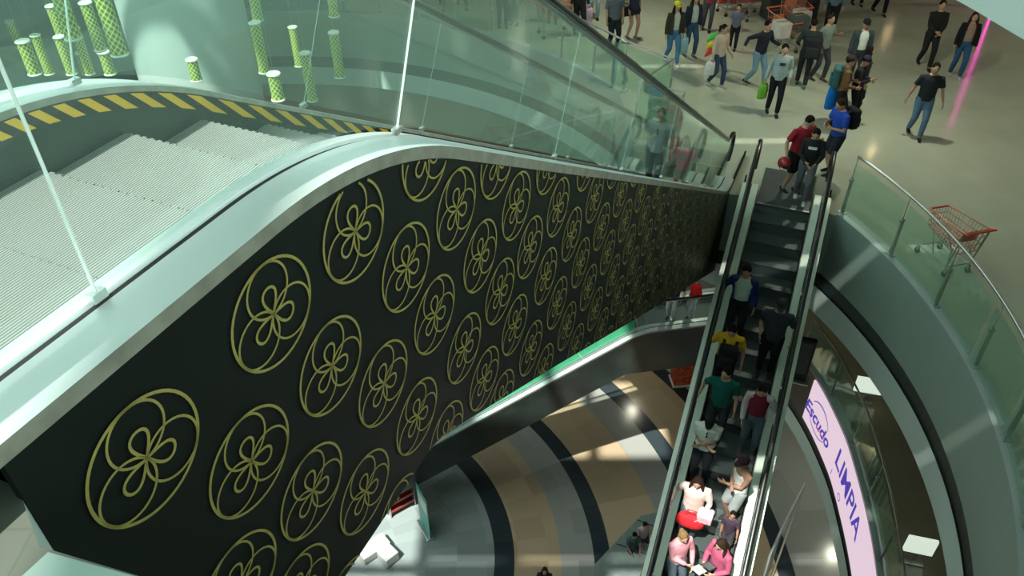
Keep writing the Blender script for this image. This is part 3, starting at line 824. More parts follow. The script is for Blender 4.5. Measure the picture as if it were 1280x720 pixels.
size_txt = {8: 'slim', 9: 'slim', 10: 'narrow', 11: 'narrow', 12: 'medium', 13: 'medium', 14: 'broad', 15: 'broad', 19: 'large'}
for i, (x0, y0, x1, y1, w) in enumerate(LAN):
    D_ = 165. / w * K                                    # every lantern is about 0.22 m across
    b = atd(x1, y1, D_)
    # height such that the top meets its mark
    best = min(((abs(proj((b.x, b.y, b.z + h))[1] - y0), h) for h in [k * .02 for k in range(5, 220)]), key=lambda q: q[0])
    h = best[1]; rad = w / 2 / F * D_
    zone = 0 if x1 < 160 else (1 if x1 < 300 else 2)
    same = sorted([q for q in LAN if (0 if q[2] < 160 else (1 if q[2] < 300 else 2)) == zone], key=lambda q: q[2])
    order = ['first', 'second', 'third', 'fourth', 'fifth', 'sixth', 'seventh', 'eighth', 'ninth', 'tenth', 'eleventh', 'twelfth', 'thirteenth'][same.index(LAN[i])]
    t = empty('hanging_lantern', b, 0, '%s green lattice lantern, %s from the left of those %s' % (size_txt[w], order, side_txt[zone]), 'lantern', 'green lattice lanterns hanging in the atrium')
    bm = bmesh.new(); tube(bm, [(0, 0, 0), (0, 0, h)], rad, 20, caps=False); obj('lattice_tube', bm, M_LAT, t, True)
    for zq in (0, h):
        bm = bmesh.new(); tube(bm, [(rad * math.cos(2 * PI * k / 20), rad * math.sin(2 * PI * k / 20), zq) for k in range(21)], .022, 5)
        bmesh.ops.create_circle(bm, cap_ends=True, segments=16, radius=rad * .98, matrix=Matrix.Translation((0, 0, zq))); obj('rim', bm, M_RIM, t)
    bm = bmesh.new(); tube(bm, [(0, 0, h), (0, 0, RZ - b.z - .2)], .004, 4); obj('cord', bm, M_STEEL, t)

# ------------------------------------------------------------------ shopping carts
M_CARTR = mat('orange_red_cart_plastic', (.72, .13, .05), .4)
M_WIRE = mat('reddish_cart_wire', (.42, .13, .09), .4, .4)
M_CHROME = mat('dull_cart_chrome', (.35, .37, .34), .35, .8)
def make_cart(loc, rz, label, group=None):
    t = empty('shopping_cart', loc, rz, label, 'shopping cart', group)
    # local +y = front; basket tapers to the front
    L0, L1 = -.40, .42; W0, W1 = .27, .19; zb0, zb1 = .50, .58; zt0, zt1 = .98, .90
    def P(u, v, w):   # u along 0..1, v across -1..1, w up 0..1
        y = L0 + (L1 - L0) * u; wd = (W0 + (W1 - W0) * u) * (.86 + .14 * w)
        z = (zb0 + (zb1 - zb0) * u) * (1 - w) + (zt0 + (zt1 - zt0) * u) * w
        return Vector((wd * v, y + (.05 * w if u > .5 else -.05 * w), z))
    bm = bmesh.new(); r = .0045
    for i in range(13):
        u = i / 12
        for s in (-1, 1): tube(bm, [P(u, s, 0), P(u, s, 1)], r, 4)
        tube(bm, [P(u, -1, 0), P(u, 1, 0)], r, 4)
    for i in range(7):
        v = -1 + 2 * i / 6
        for u in (0, 1): tube(bm, [P(u, v, 0), P(u, v, 1)], r, 4)
        tube(bm, [P(0, v, 0), P(1, v, 0)], r, 4)
    for w in (0, .33, .66, 1):
        rr = r * 1.4 if w < 1 else .010
        for s in (-1, 1): tube(bm, [P(0, s, w), P(1, s, w)], rr, 5)
        tube(bm, [P(1, -1, w), P(1, 1, w)], rr, 5)
        tube(bm, [P(0, -1, w), P(0, 1, w)], rr, 5)
    obj('basket', bm, M_WIRE, t)
    bm = bmesh.new(); tube(bm, [P(0, -1, 1) + Vector((-.02, -.10, .05)), P(0, 1, 1) + Vector((.02, -.10, .05))], .022, 10)
    for s in (-1, 1): tube(bm, [P(0, s, 1) + Vector((.02 * s, -.10, .05)), P(0, s, 1) + Vector((0, .05, 0))], .014, 8)
    obj('handle', bm, M_CARTR, t)
    bm = bmesh.new()
    tube(bm, [P(1, -1, 1) + Vector((0, .01, 0)), P(1, 1, 1) + Vector((0, .01, 0))], .018, 8)
    for s in (-1, 1): tube(bm, [P(1, s, 1), P(.75, s, 1)], .016, 8)
    obj('front_bumper', bm, M_CARTR, t)
    bm = bmesh.new()
    for s in (-1, 1):
        tube(bm, [P(0, s, 1) + Vector((0, -.02, 0)), Vector((.25 * s, -.40, .45)), Vector((.25 * s, -.36, .2)), Vector((.24 * s, .40, .17))], .013, 6)
        tube(bm, [P(.85, s * .8, 0), Vector((.2 * s, .05, .19))], .011, 6)
        tube(bm, [P(.15, s * .8, 0), Vector((.25 * s, -.36, .3))], .011, 6)
    tube(bm, [Vector((-.25, -.36, .2)), Vector((.25, -.36, .2))], .011, 6); tube(bm, [Vector((-.24, .38, .17)), Vector((.24, .38, .17))], .011, 6)
    for k in range(5): tube(bm, [Vector((-.2 + .1 * k, -.34, .2)), Vector((-.2 + .1 * k, .38, .175))], .005, 4)
    obj('frame', bm, M_CHROME, t)
    bm = bmesh.new(); box(bm, (0, -.34, .78), (.34, .012, .2), Matrix.Rotation(.25, 3, 'X')); obj('child_seat', bm, mat('orange_plastic_flap', (.62, .20, .08), .5), t)
    for sx in (-1, 1):
        for sy in (-1, 1):
            bm = bmesh.new(); tube(bm, [(sx * .24 - .014, sy * .38, .062), (sx * .24 + .014, sy * .38, .062)], .06, 14)
            w = obj('wheel', bm, M_RUB, t)
            bm = bmesh.new(); box(bm, (sx * .24, sy * .38, .13), (.04, .05, .09)); obj('caster_fork', bm, M_CHROME, w)
    return t
p = at(1176, 328, 0)
cart = make_cart((p.x, p.y, 0), math.radians(14), 'orange-red wire shopping cart standing empty behind the right glass railing')
def dup_cart(px, py, rz, label):
    c = copy_tree(cart); q = at(px, py, 0); c.location = (q.x, q.y, 0); c.rotation_euler = (0, 0, math.radians(rz)); c['label'] = label; c['group'] = 'shopping carts on the beige floor'
    return c
cart['group'] = 'shopping carts on the beige floor'
dup_cart(692, 44, -75, 'red shopping cart behind the far left glass railing, near the grey bin bag')
dup_cart(938, 22, -60, 'red shopping cart standing behind the child with bright balloons')
dup_cart(975, 62, 200, 'red shopping cart in front of the piled red trolleys, nearest the grey sweatshirt man')
dup_cart(990, 42, 195, 'red shopping cart nested in the middle of the row by the dark stall')
dup_cart(1000, 26, 195, 'red shopping cart at the far end of the nested row')
dup_cart(915, 16, -70, 'red shopping cart farthest back beside the red stand')
# red promotional stand at the top
p = at(925, 10, 0)
t = empty('display_stand', (p.x, p.y + .5, 0), .2, 'tall red promotional stand at the top edge behind the carts', 'display stand')
bm = bmesh.new(); bbox_bevel(bm, (0, 0, 1.0), (1.5, .5, 2.0), bev=.03); obj('body', bm, mat('red_painted_board', (.45, .07, .04), .5, vary=.2), t)
for k in range(3):
    bm = bmesh.new(); box(bm, (0, -.3, .4 + .5 * k), (1.4, .3, .03)); obj('shelf', bm, M_CARTR, t)
bm = bmesh.new(); box(bm, (0, 0, .04), (1.6, .7, .08)); obj('base', bm, M_WHITE, t)
# dark tall stall beside the carts
p = at(985, 45, 0)
t = empty('information_pillar', (p.x - .2, p.y + 1.3, 0), math.radians(12), 'tall dark pillar standing behind the nested red carts', 'pillar')
bm = bmesh.new(); bbox_bevel(bm, (0, 0, 1.3), (.5, .5, 2.6), bev=.03); obj('body', bm, M_TRUSS, t)
bm = bmesh.new(); box(bm, (0, 0, .05), (.62, .62, .1)); obj('base', bm, M_STEEL, t)

# ------------------------------------------------------------------ things on the lowest floor
ZL = -10.3 * K
p = at(532, 663, ZL); M_BAN = mat('green_white_banner_print', (.03, .42, .33), .45)
t = empty('pull_up_banner', (p.x, p.y, ZL), math.radians(-62), 'green and white pull-up banner standing on the grey disc of lowest floor', 'banner')
bm = bmesh.new(); box(bm, (0, 0, 1.05), (.85, .012, 2.0)); obj('sheet', bm, M_BAN, t)
bm = bmesh.new(); box(bm, (0, -.008, 1.5), (.7, .006, .6)); obj('print', bm, M_WHITE, t, label='white printed area')
bm = bmesh.new(); bbox_bevel(bm, (0, 0, .05), (.9, .25, .08), bev=.02); obj('base', bm, M_STEEL, t)
bm = bmesh.new(); tube(bm, [(0, .03, .05), (0, .03, 2.05)], .012, 6); obj('pole', bm, M_STEEL, t)
p = at(502, 636, ZL)
t = empty('magazine_rack', (p.x, p.y, ZL), math.radians(35), 'small red tiered rack beside the green banner', 'rack')
for k in range(4):
    bm = bmesh.new(); box(bm, (0, .07 * k, .25 + .28 * k), (.9, .3, .03)); box(bm, (0, -.14 + .07 * k, .3 + .28 * k), (.9, .02, .12)); obj('shelf', bm, mat('red_rack_metal', (.42, .06, .04), .45), t)
for s in (-1, 1):
    bm = bmesh.new(); box(bm, (s * .46, .1, .65), (.03, .5, 1.3)); obj('side_frame', bm, M_STEEL, t)
for px, py, rz, sz, lb in ((468, 690, 40, (1.0, .5, .35), 'low white box bench on the grey disc, nearest the flowered panel'), (486, 700, 45, (.5, .5, .45), 'small white cube stool beside the low white bench')):
    p = at(px, py, ZL); t = empty('bench', (p.x, p.y, ZL), math.radians(rz), lb, 'bench')
    bm = bmesh.new(); bbox_bevel(bm, (0, 0, sz[2] / 2 + .03), (sz[0], sz[1], sz[2] - .06), bev=.03); obj('seat', bm, mat('light_grey_laminate', (.45, .48, .46), .5), t)
    bm = bmesh.new(); box(bm, (0, 0, .03), (sz[0] - .1, sz[1] - .1, .06)); obj('plinth', bm, M_DARK, t)
# orange-red shop goods shelf glimpsed under the lower escalator
p = at(858, 489, ZL)
t = empty('sweets_display', (p.x + .3, p.y + .6, ZL), .1, 'orange-red stocked display glimpsed under the lower escalator head', 'display')
bm = bmesh.new(); bbox_bevel(bm, (0, 0, .8), (1.6, .6, 1.5), bev=.03); obj('body', bm, mat('orange_red_goods', (.6, .12, .05), .5, vary=.6, vscale=9), t)
bm = bmesh.new(); box(bm, (0, 0, .04), (1.7, .7, .08)); obj('base', bm, M_WHITE, t)

# stone block with a curved back that two people sit on, lowest floor
M_STONE = mat('grey_green_stone_block', (.20, .26, .24), .4, vary=.1)
blk = [at(*q, ZL) for q in [(742, 716), (775, 680), (800, 655), (822, 650), (812, 700), (795, 735), (740, 745)]]
cx = sum(p.x for p in blk) / 7; cy = sum(p.y for p in blk) / 7
t = empty('stone_seat', (cx, cy, ZL), 0, 'wide grey stone seating block left of the crowded escalator foot', 'seat')
bm = bmesh.new(); extrude_poly(bm, [Vector((p.x - cx, p.y - cy, 0)) for p in blk], Vector((0, 0, .45))); obj('block', bm, M_STONE, t)
bm = bmesh.new()
for a, b in (((770, 690), (812, 705)), ((795, 660), (815, 668))):
    a = at(*a, ZL); b = at(*b, ZL); tube(bm, [(a.x - cx, a.y - cy, .455), (b.x - cx, b.y - cy, .455)], .02, 4)
obj('joint', bm, M_DARK, t)

# metal-capped slab nosing close to the camera at lower left
q = [at(*p, 5.16 * K) for p in [(60, 690), (175, 722), (120, 800), (-60, 800)]]
t = empty('ledge', (q[0].x, q[0].y, 5.16 * K), 0, 'pale green metal ledge at the bottom left corner below the flowered panel', 'ledge')
bm = bmesh.new(); extrude_poly(bm, [p - t.location for p in q], Vector((0, 0, -.16))); obj('cap', bm, mat('pale_green_metal_cap', (.30, .42, .38), .4, .3), t)

# lower escalator foot rail and glass on the bottom right
pts = [at(*q, -6.6 * K) for q in [(1006, 604), (982, 650), (962, 695), (950, 735)]]
t = empty('glass_railing', (pts[0].x, pts[0].y, ZL), 0, 'dark sloping handrail with glass right of the crowded escalator foot', 'railing')
o = t.location
bm = bmesh.new(); tube(bm, [p - o for p in pts], .03, 8); obj('handrail', bm, M_POST, t)
for a, b in zip(pts[:-1], pts[1:]):
    bm = bmesh.new(); n = Vector((.006, 0, 0)); extrude_poly(bm, [a - o - n, b - o - n, b - o - n - Vector((0, 0, .95)), a - o - n - Vector((0, 0, .95))], n * 2); obj('glass_panel', bm, M_GLASS2, t)
for p in pts[:3]:
    bm = bmesh.new(); cyl(bm, p - o, Vector((p.x, p.y, ZL)) - o, .03, 8); obj('post', bm, M_POST, t)
# ------------------------------------------------------------------ people
def remesh(bm, vox, smooth=3, dec=None):
    me = bpy.data.meshes.new('tmp'); bmesh.ops.recalc_face_normals(bm, faces=bm.faces); bm.to_mesh(me); bm.free()
    o = bpy.data.objects.new('tmp', me); COL.objects.link(o)
    m = o.modifiers.new('r', 'REMESH'); m.mode = 'VOXEL'; m.voxel_size = vox
    if smooth:
        s = o.modifiers.new('s', 'SMOOTH'); s.iterations = smooth; s.factor = .5
    dg = bpy.context.evaluated_depsgraph_get(); r = bpy.data.meshes.new_from_object(o.evaluated_get(dg))
    bpy.data.objects.remove(o); bpy.data.meshes.remove(me)
    r.shade_smooth()
    return r
def mobj(name, me, m, parent, label=None):
    me.materials.clear()
    for x in (m if isinstance(m, (list, tuple)) else [m]): me.materials.append(x)
    me.name = name
    o = bpy.data.objects.new(name, me); COL.objects.link(o); o.parent = parent
    if label: o['label'] = label
    return o
def ik(a, b, l1, l2, hint):
    """middle joint between a and b; b is pulled in when out of reach"""
    a, b = Vector(a), Vector(b); d = b - a; L = d.length
    if L > (l1 + l2) * .995: d = d.normalized() * (l1 + l2) * .995; b = a + d; L = d.length
    if L < abs(l1 - l2) + .02: L = abs(l1 - l2) + .02; d = d.normalized() * L; b = a + d
    x = (l1 * l1 - l2 * l2 + L * L) / (2 * L); h = math.sqrt(max(0, l1 * l1 - x * x))
    u = d.normalized(); hv = Vector(hint); hv = (hv - hv.dot(u) * u).normalized()
    return a + u * x + hv * h, b
SKIN = {'a': (.46, .27, .18), 'b': (.36, .20, .13), 'c': (.55, .35, .25)}
def skinm(k): return mat('skin_' + k, SKIN[k], .55, vary=.06, vscale=8, spec=.3)
HAIRC = {'black': (.012, .010, .009), 'brown': (.035, .02, .012), 'blond': (.22, .14, .06), 'grey': (.2, .19, .18)}
def hairm(k): return mat('hair_' + k, HAIRC[k], .85, bump=.8, bscale=50, spec=.12)
ARM_REST = ((-.27, .03, .80), (.27, .03, .80))
HEADM = {}
def person(label, loc, yaw, h=1.70, top='short', topc=(.2, .2, .2), jacket=None, bottom='long', botc=(.05, .06, .1), shoec=(.03, .03, .03), hair='black', style='short', skin='a',
           arms=ARM_REST, stride=0., lean=0., headt=0., heady=0., cap=None, build=1., logo=None, group=None, fist=False, crouch=0., sole=None):
    """local +y is forwards; arms = wrist targets as an onlooker in front sees them, left one first"""
    arms = ((-arms[1][0], arms[1][1], arms[1][2]), (-arms[0][0], arms[0][1], arms[0][2])); heady = -heady
    root = empty('person', loc, yaw - PI / 2, label, 'person', group)
    s = h / 1.70; root.scale = (s, s, s)
    root['category'] = 'person'
    B = build
    hip = Vector((0, 0, .93 - crouch)); RT = Matrix.Rotation(-lean, 3, 'X')
    def T(v):            # torso space (lean about the hip)
        v = Vector(v) - Vector((0, 0, crouch)); return hip + RT @ (v - hip) if v.z > hip.z else v
    legs = []
    for sx, st in ((-1, stride), (1, -stride)):
        hp_ = Vector((.09 * sx, 0, .90 - crouch)); an = Vector((.10 * sx, st, .085 + (.05 if st < -.15 else 0)))
        kn, an = ik(hp_, an, .43, .42, (0.06 * sx, 1, 0)); legs.append((hp_, kn, an))
    # ---- body
    bm = bmesh.new()
    tors = [(.86, .155, .105), (.93, .165, .115), (1.03, .145, .10), (1.15, .15, .105), (1.27, .168, .112), (1.37, .175, .098), (1.43, .13, .075), (1.47, .065, .062)]
    def ringz(z, rx, ry, yo=0, n=20):
        return [T((rx * B * math.cos(2 * PI * k / n), yo + ry * B * math.sin(2 * PI * k / n), z)) for k in range(n)]
    loft(bm, [ringz(*t) for t in tors])
    HR = Matrix.Rotation(heady, 3, 'Z') @ Matrix.Rotation(-headt, 3, 'X')
    hc0 = Vector((0, .012, 1.605)); nk = Vector((0, 0, 1.50))
    hc = T(nk) + RT @ (HR @ (hc0 - nk)); HM = RT @ HR
    tube(bm, [T((0, -.005, 1.44)), T((0, 0, 1.50)), hc - HM @ Vector((0, .02, .05))], [.058, .054, .052], 12)
    ell(bm, hc, (.074, .092, .115), rot=HM); ell(bm, hc + HM @ Vector((0, .03, -.055)), (.056, .058, .058), rot=HM)
    tube(bm, [hc + HM @ Vector((0, .086, .02)), hc + HM @ Vector((0, .108, -.022))], [.009, .016], 8)
    for sx in (-1, 1): ell(bm, hc + HM @ Vector((.076 * sx, -.005, -.005)), (.012, .02, .032), 10, 6, HM)
    A = []
    for i, sx in enumerate((-1, 1)):
        sh = T((.185 * sx * B, 0, 1.385)); tgt = Vector(arms[i]) - Vector((0, 0, crouch))
        out = (.28 * sx, -1, -.35)
        if tgt.y > .17 and tgt.z > .98 - crouch: out = (.55 * sx, -.35, -1)
        el, wr = ik(sh, tgt, .285, .25, out); A.append((sh, el, wr))
        tube(bm, [T((.12 * sx * B, 0, 1.39)), sh, sh.lerp(el, .5), el, el.lerp(wr, .35), wr], [.05, .052 * B, .045 * B, .037, .037, .026], 12)
    for hp_, kn, an in legs:
        tube(bm, [hp_ + Vector((0, 0, .03)), hp_.lerp(kn, .4), kn, kn.lerp(an, .35), an, an - Vector((0, 0, .05))], [.088 * B, .078 * B, .054, .056, .036, .036], 12)
    body = remesh(bm, .014, 2)
    bm = bmesh.new(); bm.from_mesh(body)
    # hands: palm, four curled fingers and a thumb
    for i, sx in enumerate((-1, 1)):
        sh, el, wr = A[i]; d = (wr - el).normalized(); side = Vector((sx, 0, 0)) - d * d.x * sx
        if side.length < .1: side = Vector((0, 1, 0))
        side.normalize(); up = d.cross(side) * sx         # palm normal
        fw_ = d.cross(side).normalized()
        if fw_.y < 0: fw_ = -fw_
        wdt = fw_; inn = -side                             # fingers spread along wdt, curl towards inn
        tube(bm, [wr - d * .015, wr + d * .03, wr + d * .085], [(.024, .016), (.038, .015), (.036, .013)], 10, hint=wdt)
        for q, (o_, ln) in enumerate(((-.027, .056), (-.009, .068), (.009, .075), (.027, .066))):
            b0 = wr + d * .08 + wdt * o_; c = 1.3 if fist else .45
            b1 = b0 + (d * math.cos(c * .5) + inn * math.sin(c * .5)) * ln * .5; b2 = b1 + (d * math.cos(c * 1.3) + inn * math.sin(c * 1.3)) * ln * .4; b3 = b2 + (d * math.cos(c * 2) + inn * math.sin(c * 2)) * ln * .25
            tube(bm, [b0 - d * .01, b1, b2, b3], [.0095, .009, .008, .006], 6)
        t0 = wr + d * .025 + wdt * .028; t1 = t0 + wdt * .028 + d * .022 + inn * .008; t2 = t1 + d * .03 + inn * .012
        tube(bm, [t0 - wdt * .012, t1, t2], [.013, .011, .008], 6)
    me = bpy.data.meshes.new('body'); bm.to_mesh(me); bm.free(); me.shade_smooth()
    mobj('body', me, skinm(skin), root)
    # ---- face
    if cap is None or True:
        for sx in (-1, 1):
            bm = bmesh.new(); ell(bm, hc + HM @ Vector((.030 * sx, .083, .012)), (.013, .006, .007), 8, 6, HM); obj('eye', bm, mat('dark_eye', (.02, .015, .012), .25), root)
        bm = bmesh.new(); ell(bm, hc + HM @ Vector((0, .083, -.055)), (.024, .007, .007), 8, 6, HM); obj('mouth', bm, mat('lips', (.30, .10, .08), .5), root)
    # ---- hair
    if style != 'bald':
        bm = bmesh.new()
        ell(bm, hc + HM @ Vector((0, -.020, .032)), (.084, .094, .100), 20, 12, HM)
        if style in ('long', 'bun', 'tail'):
            ell(bm, hc + HM @ Vector((0, -.045, -.02)), (.080, .06, .09), 16, 10, HM)
        if style == 'long':
            for sx in (-1, 1): tube(bm, [hc + HM @ Vector((.07 * sx, .0, .03)), hc + HM @ Vector((.088 * sx, .0, -.08)), T((.11 * sx, .05, 1.38)), T((.10 * sx, .09, 1.27))], [.03, .035, .035, .018], 10)
            tube(bm, [hc + HM @ Vector((0, -.06, 0)), T((0, -.10, 1.44)), T((0, -.12, 1.27))], [(.08, .05), (.10, .04), (.08, .02)], 12, hint=(1, 0, 0))
        if style == 'bun': ell(bm, hc + HM @ Vector((0, -.10, .06)), (.045, .045, .045), 12, 8)
        if style == 'tail': tube(bm, [hc + HM @ Vector((0, -.09, .05)), hc + HM @ Vector((0, -.16, .0)), hc + HM @ Vector((0, -.15, -.16))], [.025, .035, .012], 10)
        mobj('hair', remesh(bm, .014, 2), hairm(hair), root)
    if cap:
        bm = bmesh.new(); v = ell(bm, hc + HM @ Vector((0, -.012, .05)), (.092, .106, .092), 20, 12, HM)
        n = HM @ Vector((0, 0, 1)); c0 = hc + HM @ Vector((0, 0, .045))
        bmesh.ops.bisect_plane(bm, geom=bm.verts[:] + bm.edges[:] + bm.faces[:], plane_co=c0, plane_no=n, clear_inner=True)
        co_ = obj('cap', bm, cloth(cap[0]), root, True, label='%s cap' % cap[1])
        bm = bmesh.new(); sg = -1 if len(cap) > 2 else 1; n_ = 12; a = []; b = []
        for k in range(n_ + 1):
            an = PI * k / n_; x = .078 * math.cos(an); a.append(HM @ Vector((x, sg * (.075 * math.sin(an)), .0)) + c0); b.append(HM @ Vector((x * .95, sg * (.075 * math.sin(an) + .085 * math.sin(an) ** .6), -.012)) + c0)
        lo_ = [x - n * .006 for x in a]; lb = [x - n * .006 for x in b]
        va, vb, vc, vd = [[bm.verts.new(p) for p in L] for L in (a, b, lo_, lb)]
        for k in range(n_):
            for f in ((va[k], va[k + 1], vb[k + 1], vb[k]), (vc[k], vd[k], vd[k + 1], vc[k + 1]), (vb[k], vb[k + 1], vd[k + 1], vd[k])): bm.faces.new(f)
        obj('brim', bm, cloth(cap[0]), co_)
    # ---- top
    def sleeves(bm, frac, g):
        for i, sx in enumerate((-1, 1)):
            sh, el, wr = A[i]
            pts = [T((.10 * sx * B, 0, 1.385)), sh, sh.lerp(el, .55)]; r = [.062 + g, .064 * B + g, .058 * B + g]
            if frac > .6: pts += [el, el.lerp(wr, .5), el.lerp(wr, .93)]; r += [.051 + g, .047 + g, .038 + g]
            else: pts.append(sh.lerp(el, .72)); r.append(.060 * B + g)
            tube(bm, pts, r, 12)
    def shirt(bm, g, zb=.90, neck=True, flare=0.):
        tt = [(zb, .168 + flare, .122 + flare), (1.03, .160, .118), (1.15, .162, .120), (1.27, .180, .125), (1.36, .186, .112), (1.42, .145, .088), (1.462, .088, .074)]
        loft(bm, [ringz(z, rx + g, ry + g) for z, rx, ry in tt])
    if top in ('short', 'long'):
        bm = bmesh.new(); shirt(bm, .004 if not jacket else -.006, .885); sleeves(bm, 1. if top == 'long' else .5, .0 if not jacket else -.012)
        mobj('shirt', remesh(bm, .015, 3), cloth(topc), root)
    elif top == 'tank':
        bm = bmesh.new(); tt = [(.885, .170, .126), (1.03, .160, .120), (1.15, .160, .120), (1.27, .174, .124), (1.33, .158, .116)]
        loft(bm, [ringz(z, rx, ry) for z, rx, ry in tt])
        for sx in (-1, 1): tube(bm, [T((.09 * sx, .10, 1.30)), T((.085 * sx, .03, 1.435)), T((.09 * sx, -.09, 1.30))], [(.03, .016)] * 3, 8, hint=(1, 0, 0))
        mobj('tank_top', remesh(bm, .013, 2), cloth(topc), root)
    if jacket:
        jc, open_, zb = jacket
        bm = bmesh.new(); n = 26; half = math.radians(open_)
        tt = [(zb, .19, .145), (1.03, .182, .14), (1.15, .182, .138), (1.27, .196, .14), (1.36, .20, .124), (1.42, .158, .10), (1.468, .098, .088)]
        rows = []; rows2 = []
        for z, rx, ry in tt:
            rr = []; r2 = []
            for k in range(n + 1):
                a = PI / 2 + half + (2 * PI - 2 * half) * k / n
                rr.append(T((rx * B * math.cos(a), ry * B * math.sin(a), z))); r2.append(T(((rx - .014) * B * math.cos(a), (ry - .014) * B * math.sin(a), z)))
            rows.append(rr + list(reversed(r2)))
        loft(bm, rows); sleeves(bm, 1., .006)
        mobj('jacket', remesh(bm, .014, 2), cloth(jc), root)
    # ---- bottom
    bm = bmesh.new()
    loft(bm, [ringz(z, rx, ry) for z, rx, ry in ((.83 - crouch * 0, .13, .10), (.90, .172, .122), (.97, .168, .12), (1.01, .158, .112))])
    if bottom in ('long', 'shorts', 'short_shorts'):
        for hp_, kn, an in legs:
            a0 = hp_ + Vector((0, 0, .02))
            if bottom == 'long': tube(bm, [a0, hp_.lerp(kn, .4), kn, kn.lerp(an, .5), an.lerp(kn, .02)], [.102 * B, .09 * B, .071, .064, .056], 12)
            else:
                e_ = kn.lerp(hp_, .05 if bottom == 'shorts' else .55)
                tube(bm, [a0, hp_.lerp(e_, .5), e_], [.102 * B, .096 * B, .086 * B], 12)
    elif bottom == 'skirt':
        loft(bm, [ringz(z, rx, ry) for z, rx, ry in ((.50, .24, .2), (.75, .20, .15), (.93, .172, .122))])
    mobj('shorts' if 'shorts' in bottom else ('skirt' if bottom == 'skirt' else 'trousers'), remesh(bm, .015, 3), cloth(botc), root)
    # ---- shoes
    for hp_, kn, an in legs:
        bm = bmesh.new(); c = Vector((an.x, an.y, an.z - .085))
        secs = [(-.075, .030, .075), (-.03, .036, .085), (.04, .040, .062), (.11, .043, .045), (.165, .030, .030)]
        rings = []
        for y, w, hh in secs:
            rings.append([c + Vector((w * math.cos(a), y, max(0.004, hh * .5 + hh * .5 * math.sin(a)))) for a in [2 * PI * k / 12 for k in range(12)]])
        loft(bm, rings)
        so = obj('shoe', bm, cloth(shoec), root, True)
        bm = bmesh.new(); rings = [[c + Vector((w * 1.04 * q, y, z)) for q, z in ((-1, 0), (1, 0), (1, .018), (-1, .018))] for y, w, hh in secs]
        loft(bm, rings); obj('sole', bm, cloth(sole if sole else (.3, .3, .3)), so)
    if logo:
        lc, lw, lh, lz = logo
        bm = bmesh.new(); g = .140 if not jacket else .13
        rows = [[T((x, (.128 - x * x * 1.6) * B + .004, z)) for x in (-lw / 2, -lw / 4, 0, lw / 4, lw / 2)] for z in (lz - lh / 2, lz + lh / 2)]
        va = [[bm.verts.new(p) for p in r] for r in rows]
        for k in range(4): bm.faces.new((va[0][k], va[0][k + 1], va[1][k + 1], va[1][k]))
        obj('chest_print', bm, cloth(lc), root, label='chest print')
    root['_h'] = s
    return root
def rot_of(root): return Matrix.Translation(root.location) @ Matrix.Rotation(root.rotation_euler.z, 4, 'Z') @ Matrix.Scale(root.scale[0], 4)
def L2W(root, v): return rot_of(root) @ Vector((-v[0], v[1], v[2]))
CAMDIR = -PI / 2        # yaw that faces the camera side (world -y)
def floor_feet(px, py): return at(px, py, 0)

def rider(surf_root, szf, W, px, py, h, sg=-1):
    """stand someone of height h on a moving stair so that the head meets its mark"""
    inv = surf_root.matrix_world.inverted() if False else (Matrix.Translation(surf_root.location) @ Matrix.Rotation(surf_root.rotation_euler.z, 4, 'Z')).inverted()
    r = ray(px, py); best = None; t = 3.
    while t < 26:
        p = Vector((0, 0, CH)) + r * t; q = inv @ p
        e = q.z - (szf(q.y) + h * .945)
        if best is None or abs(e) < best[0]: best = (abs(e), q.copy())
        t += .01
    q = best[1]; y = q.y
    M = Matrix.Translation(surf_root.location) @ Matrix.Rotation(surf_root.rotation_euler.z, 4, 'Z')
    lim = .256 * K + .17
    x = sg * max(lim, min(W - lim, sg * q.x))
    w = M @ Vector((x, y, szf(y)))
    return w, q
# ------------------------------------------------------------------ people on the beige floor
def yw_(deg): return math.radians(deg)      # 0 = world +x, -90 = towards the camera
JEANS = (.10, .17, .26); LJEANS = (.17, .28, .36); BLK = (.012, .013, .016); NAVY = (.02, .03, .06)
hang = ((-.25, .05, .82), (.25, .05, .82))
swing = ((-.25, .20, .86), (.26, -.18, .86)); swing2 = ((-.26, -.18, .86), (.25, .20, .86))
fold = ((.06, .20, 1.10), (-.06, .24, 1.15))
phone = ((-.05, .28, 1.18), (.07, .27, 1.14))
def F_(px, py): return at(px, py, 0)
person('man in black polo shirt and blue jeans walking alone on open floor', F_(1141, 170), yw_(-105), 1.74, 'short', (.022, .026, .032), None, 'long', JEANS, BLK, 'black', 'short', 'a', ((-.36, -.05, .86), (.36, .05, .86)), .16, build=1.08, headt=.1)
person('man in dark hooded jacket and dark trousers with hands together, topmost right pair', F_(1153, 84), yw_(-100), 1.76, 'long', (.02, .018, .016), None, 'long', (.018, .018, .018), BLK, 'black', 'short', 'a', ((-.03, .26, 1.02), (.05, .26, 1.0)), .18)
person('woman in open black jacket over pinkish top beside the dark hooded man', F_(1192, 96), yw_(-105), 1.68, 'short', (.33, .22, .18), ((.012, .012, .014), 38, .80), 'long', (.03, .09, .18), (.4, .4, .4), 'brown', 'long', 'a', hang, .12)
person('man in black cap and open dark shirt over white tee, right of the crowd', F_(1062, 108), yw_(-95), 1.72, 'short', (.62, .66, .62), ((.045, .06, .07), 32, .84), 'long', (.03, .035, .045), BLK, 'black', 'short', 'a', hang, .05, cap=(BLK, 'black'))
person('man in brown jacket wearing a teal backpack, facing right', F_(1041, 158), yw_(-20), 1.70, 'long', (.16, .085, .035), None, 'long', BLK, BLK, 'black', 'short', 'a', ((-.12, .26, 1.05), (.18, .22, 1.1)), .08, cap=((.03, .02, .018), 'dark'))
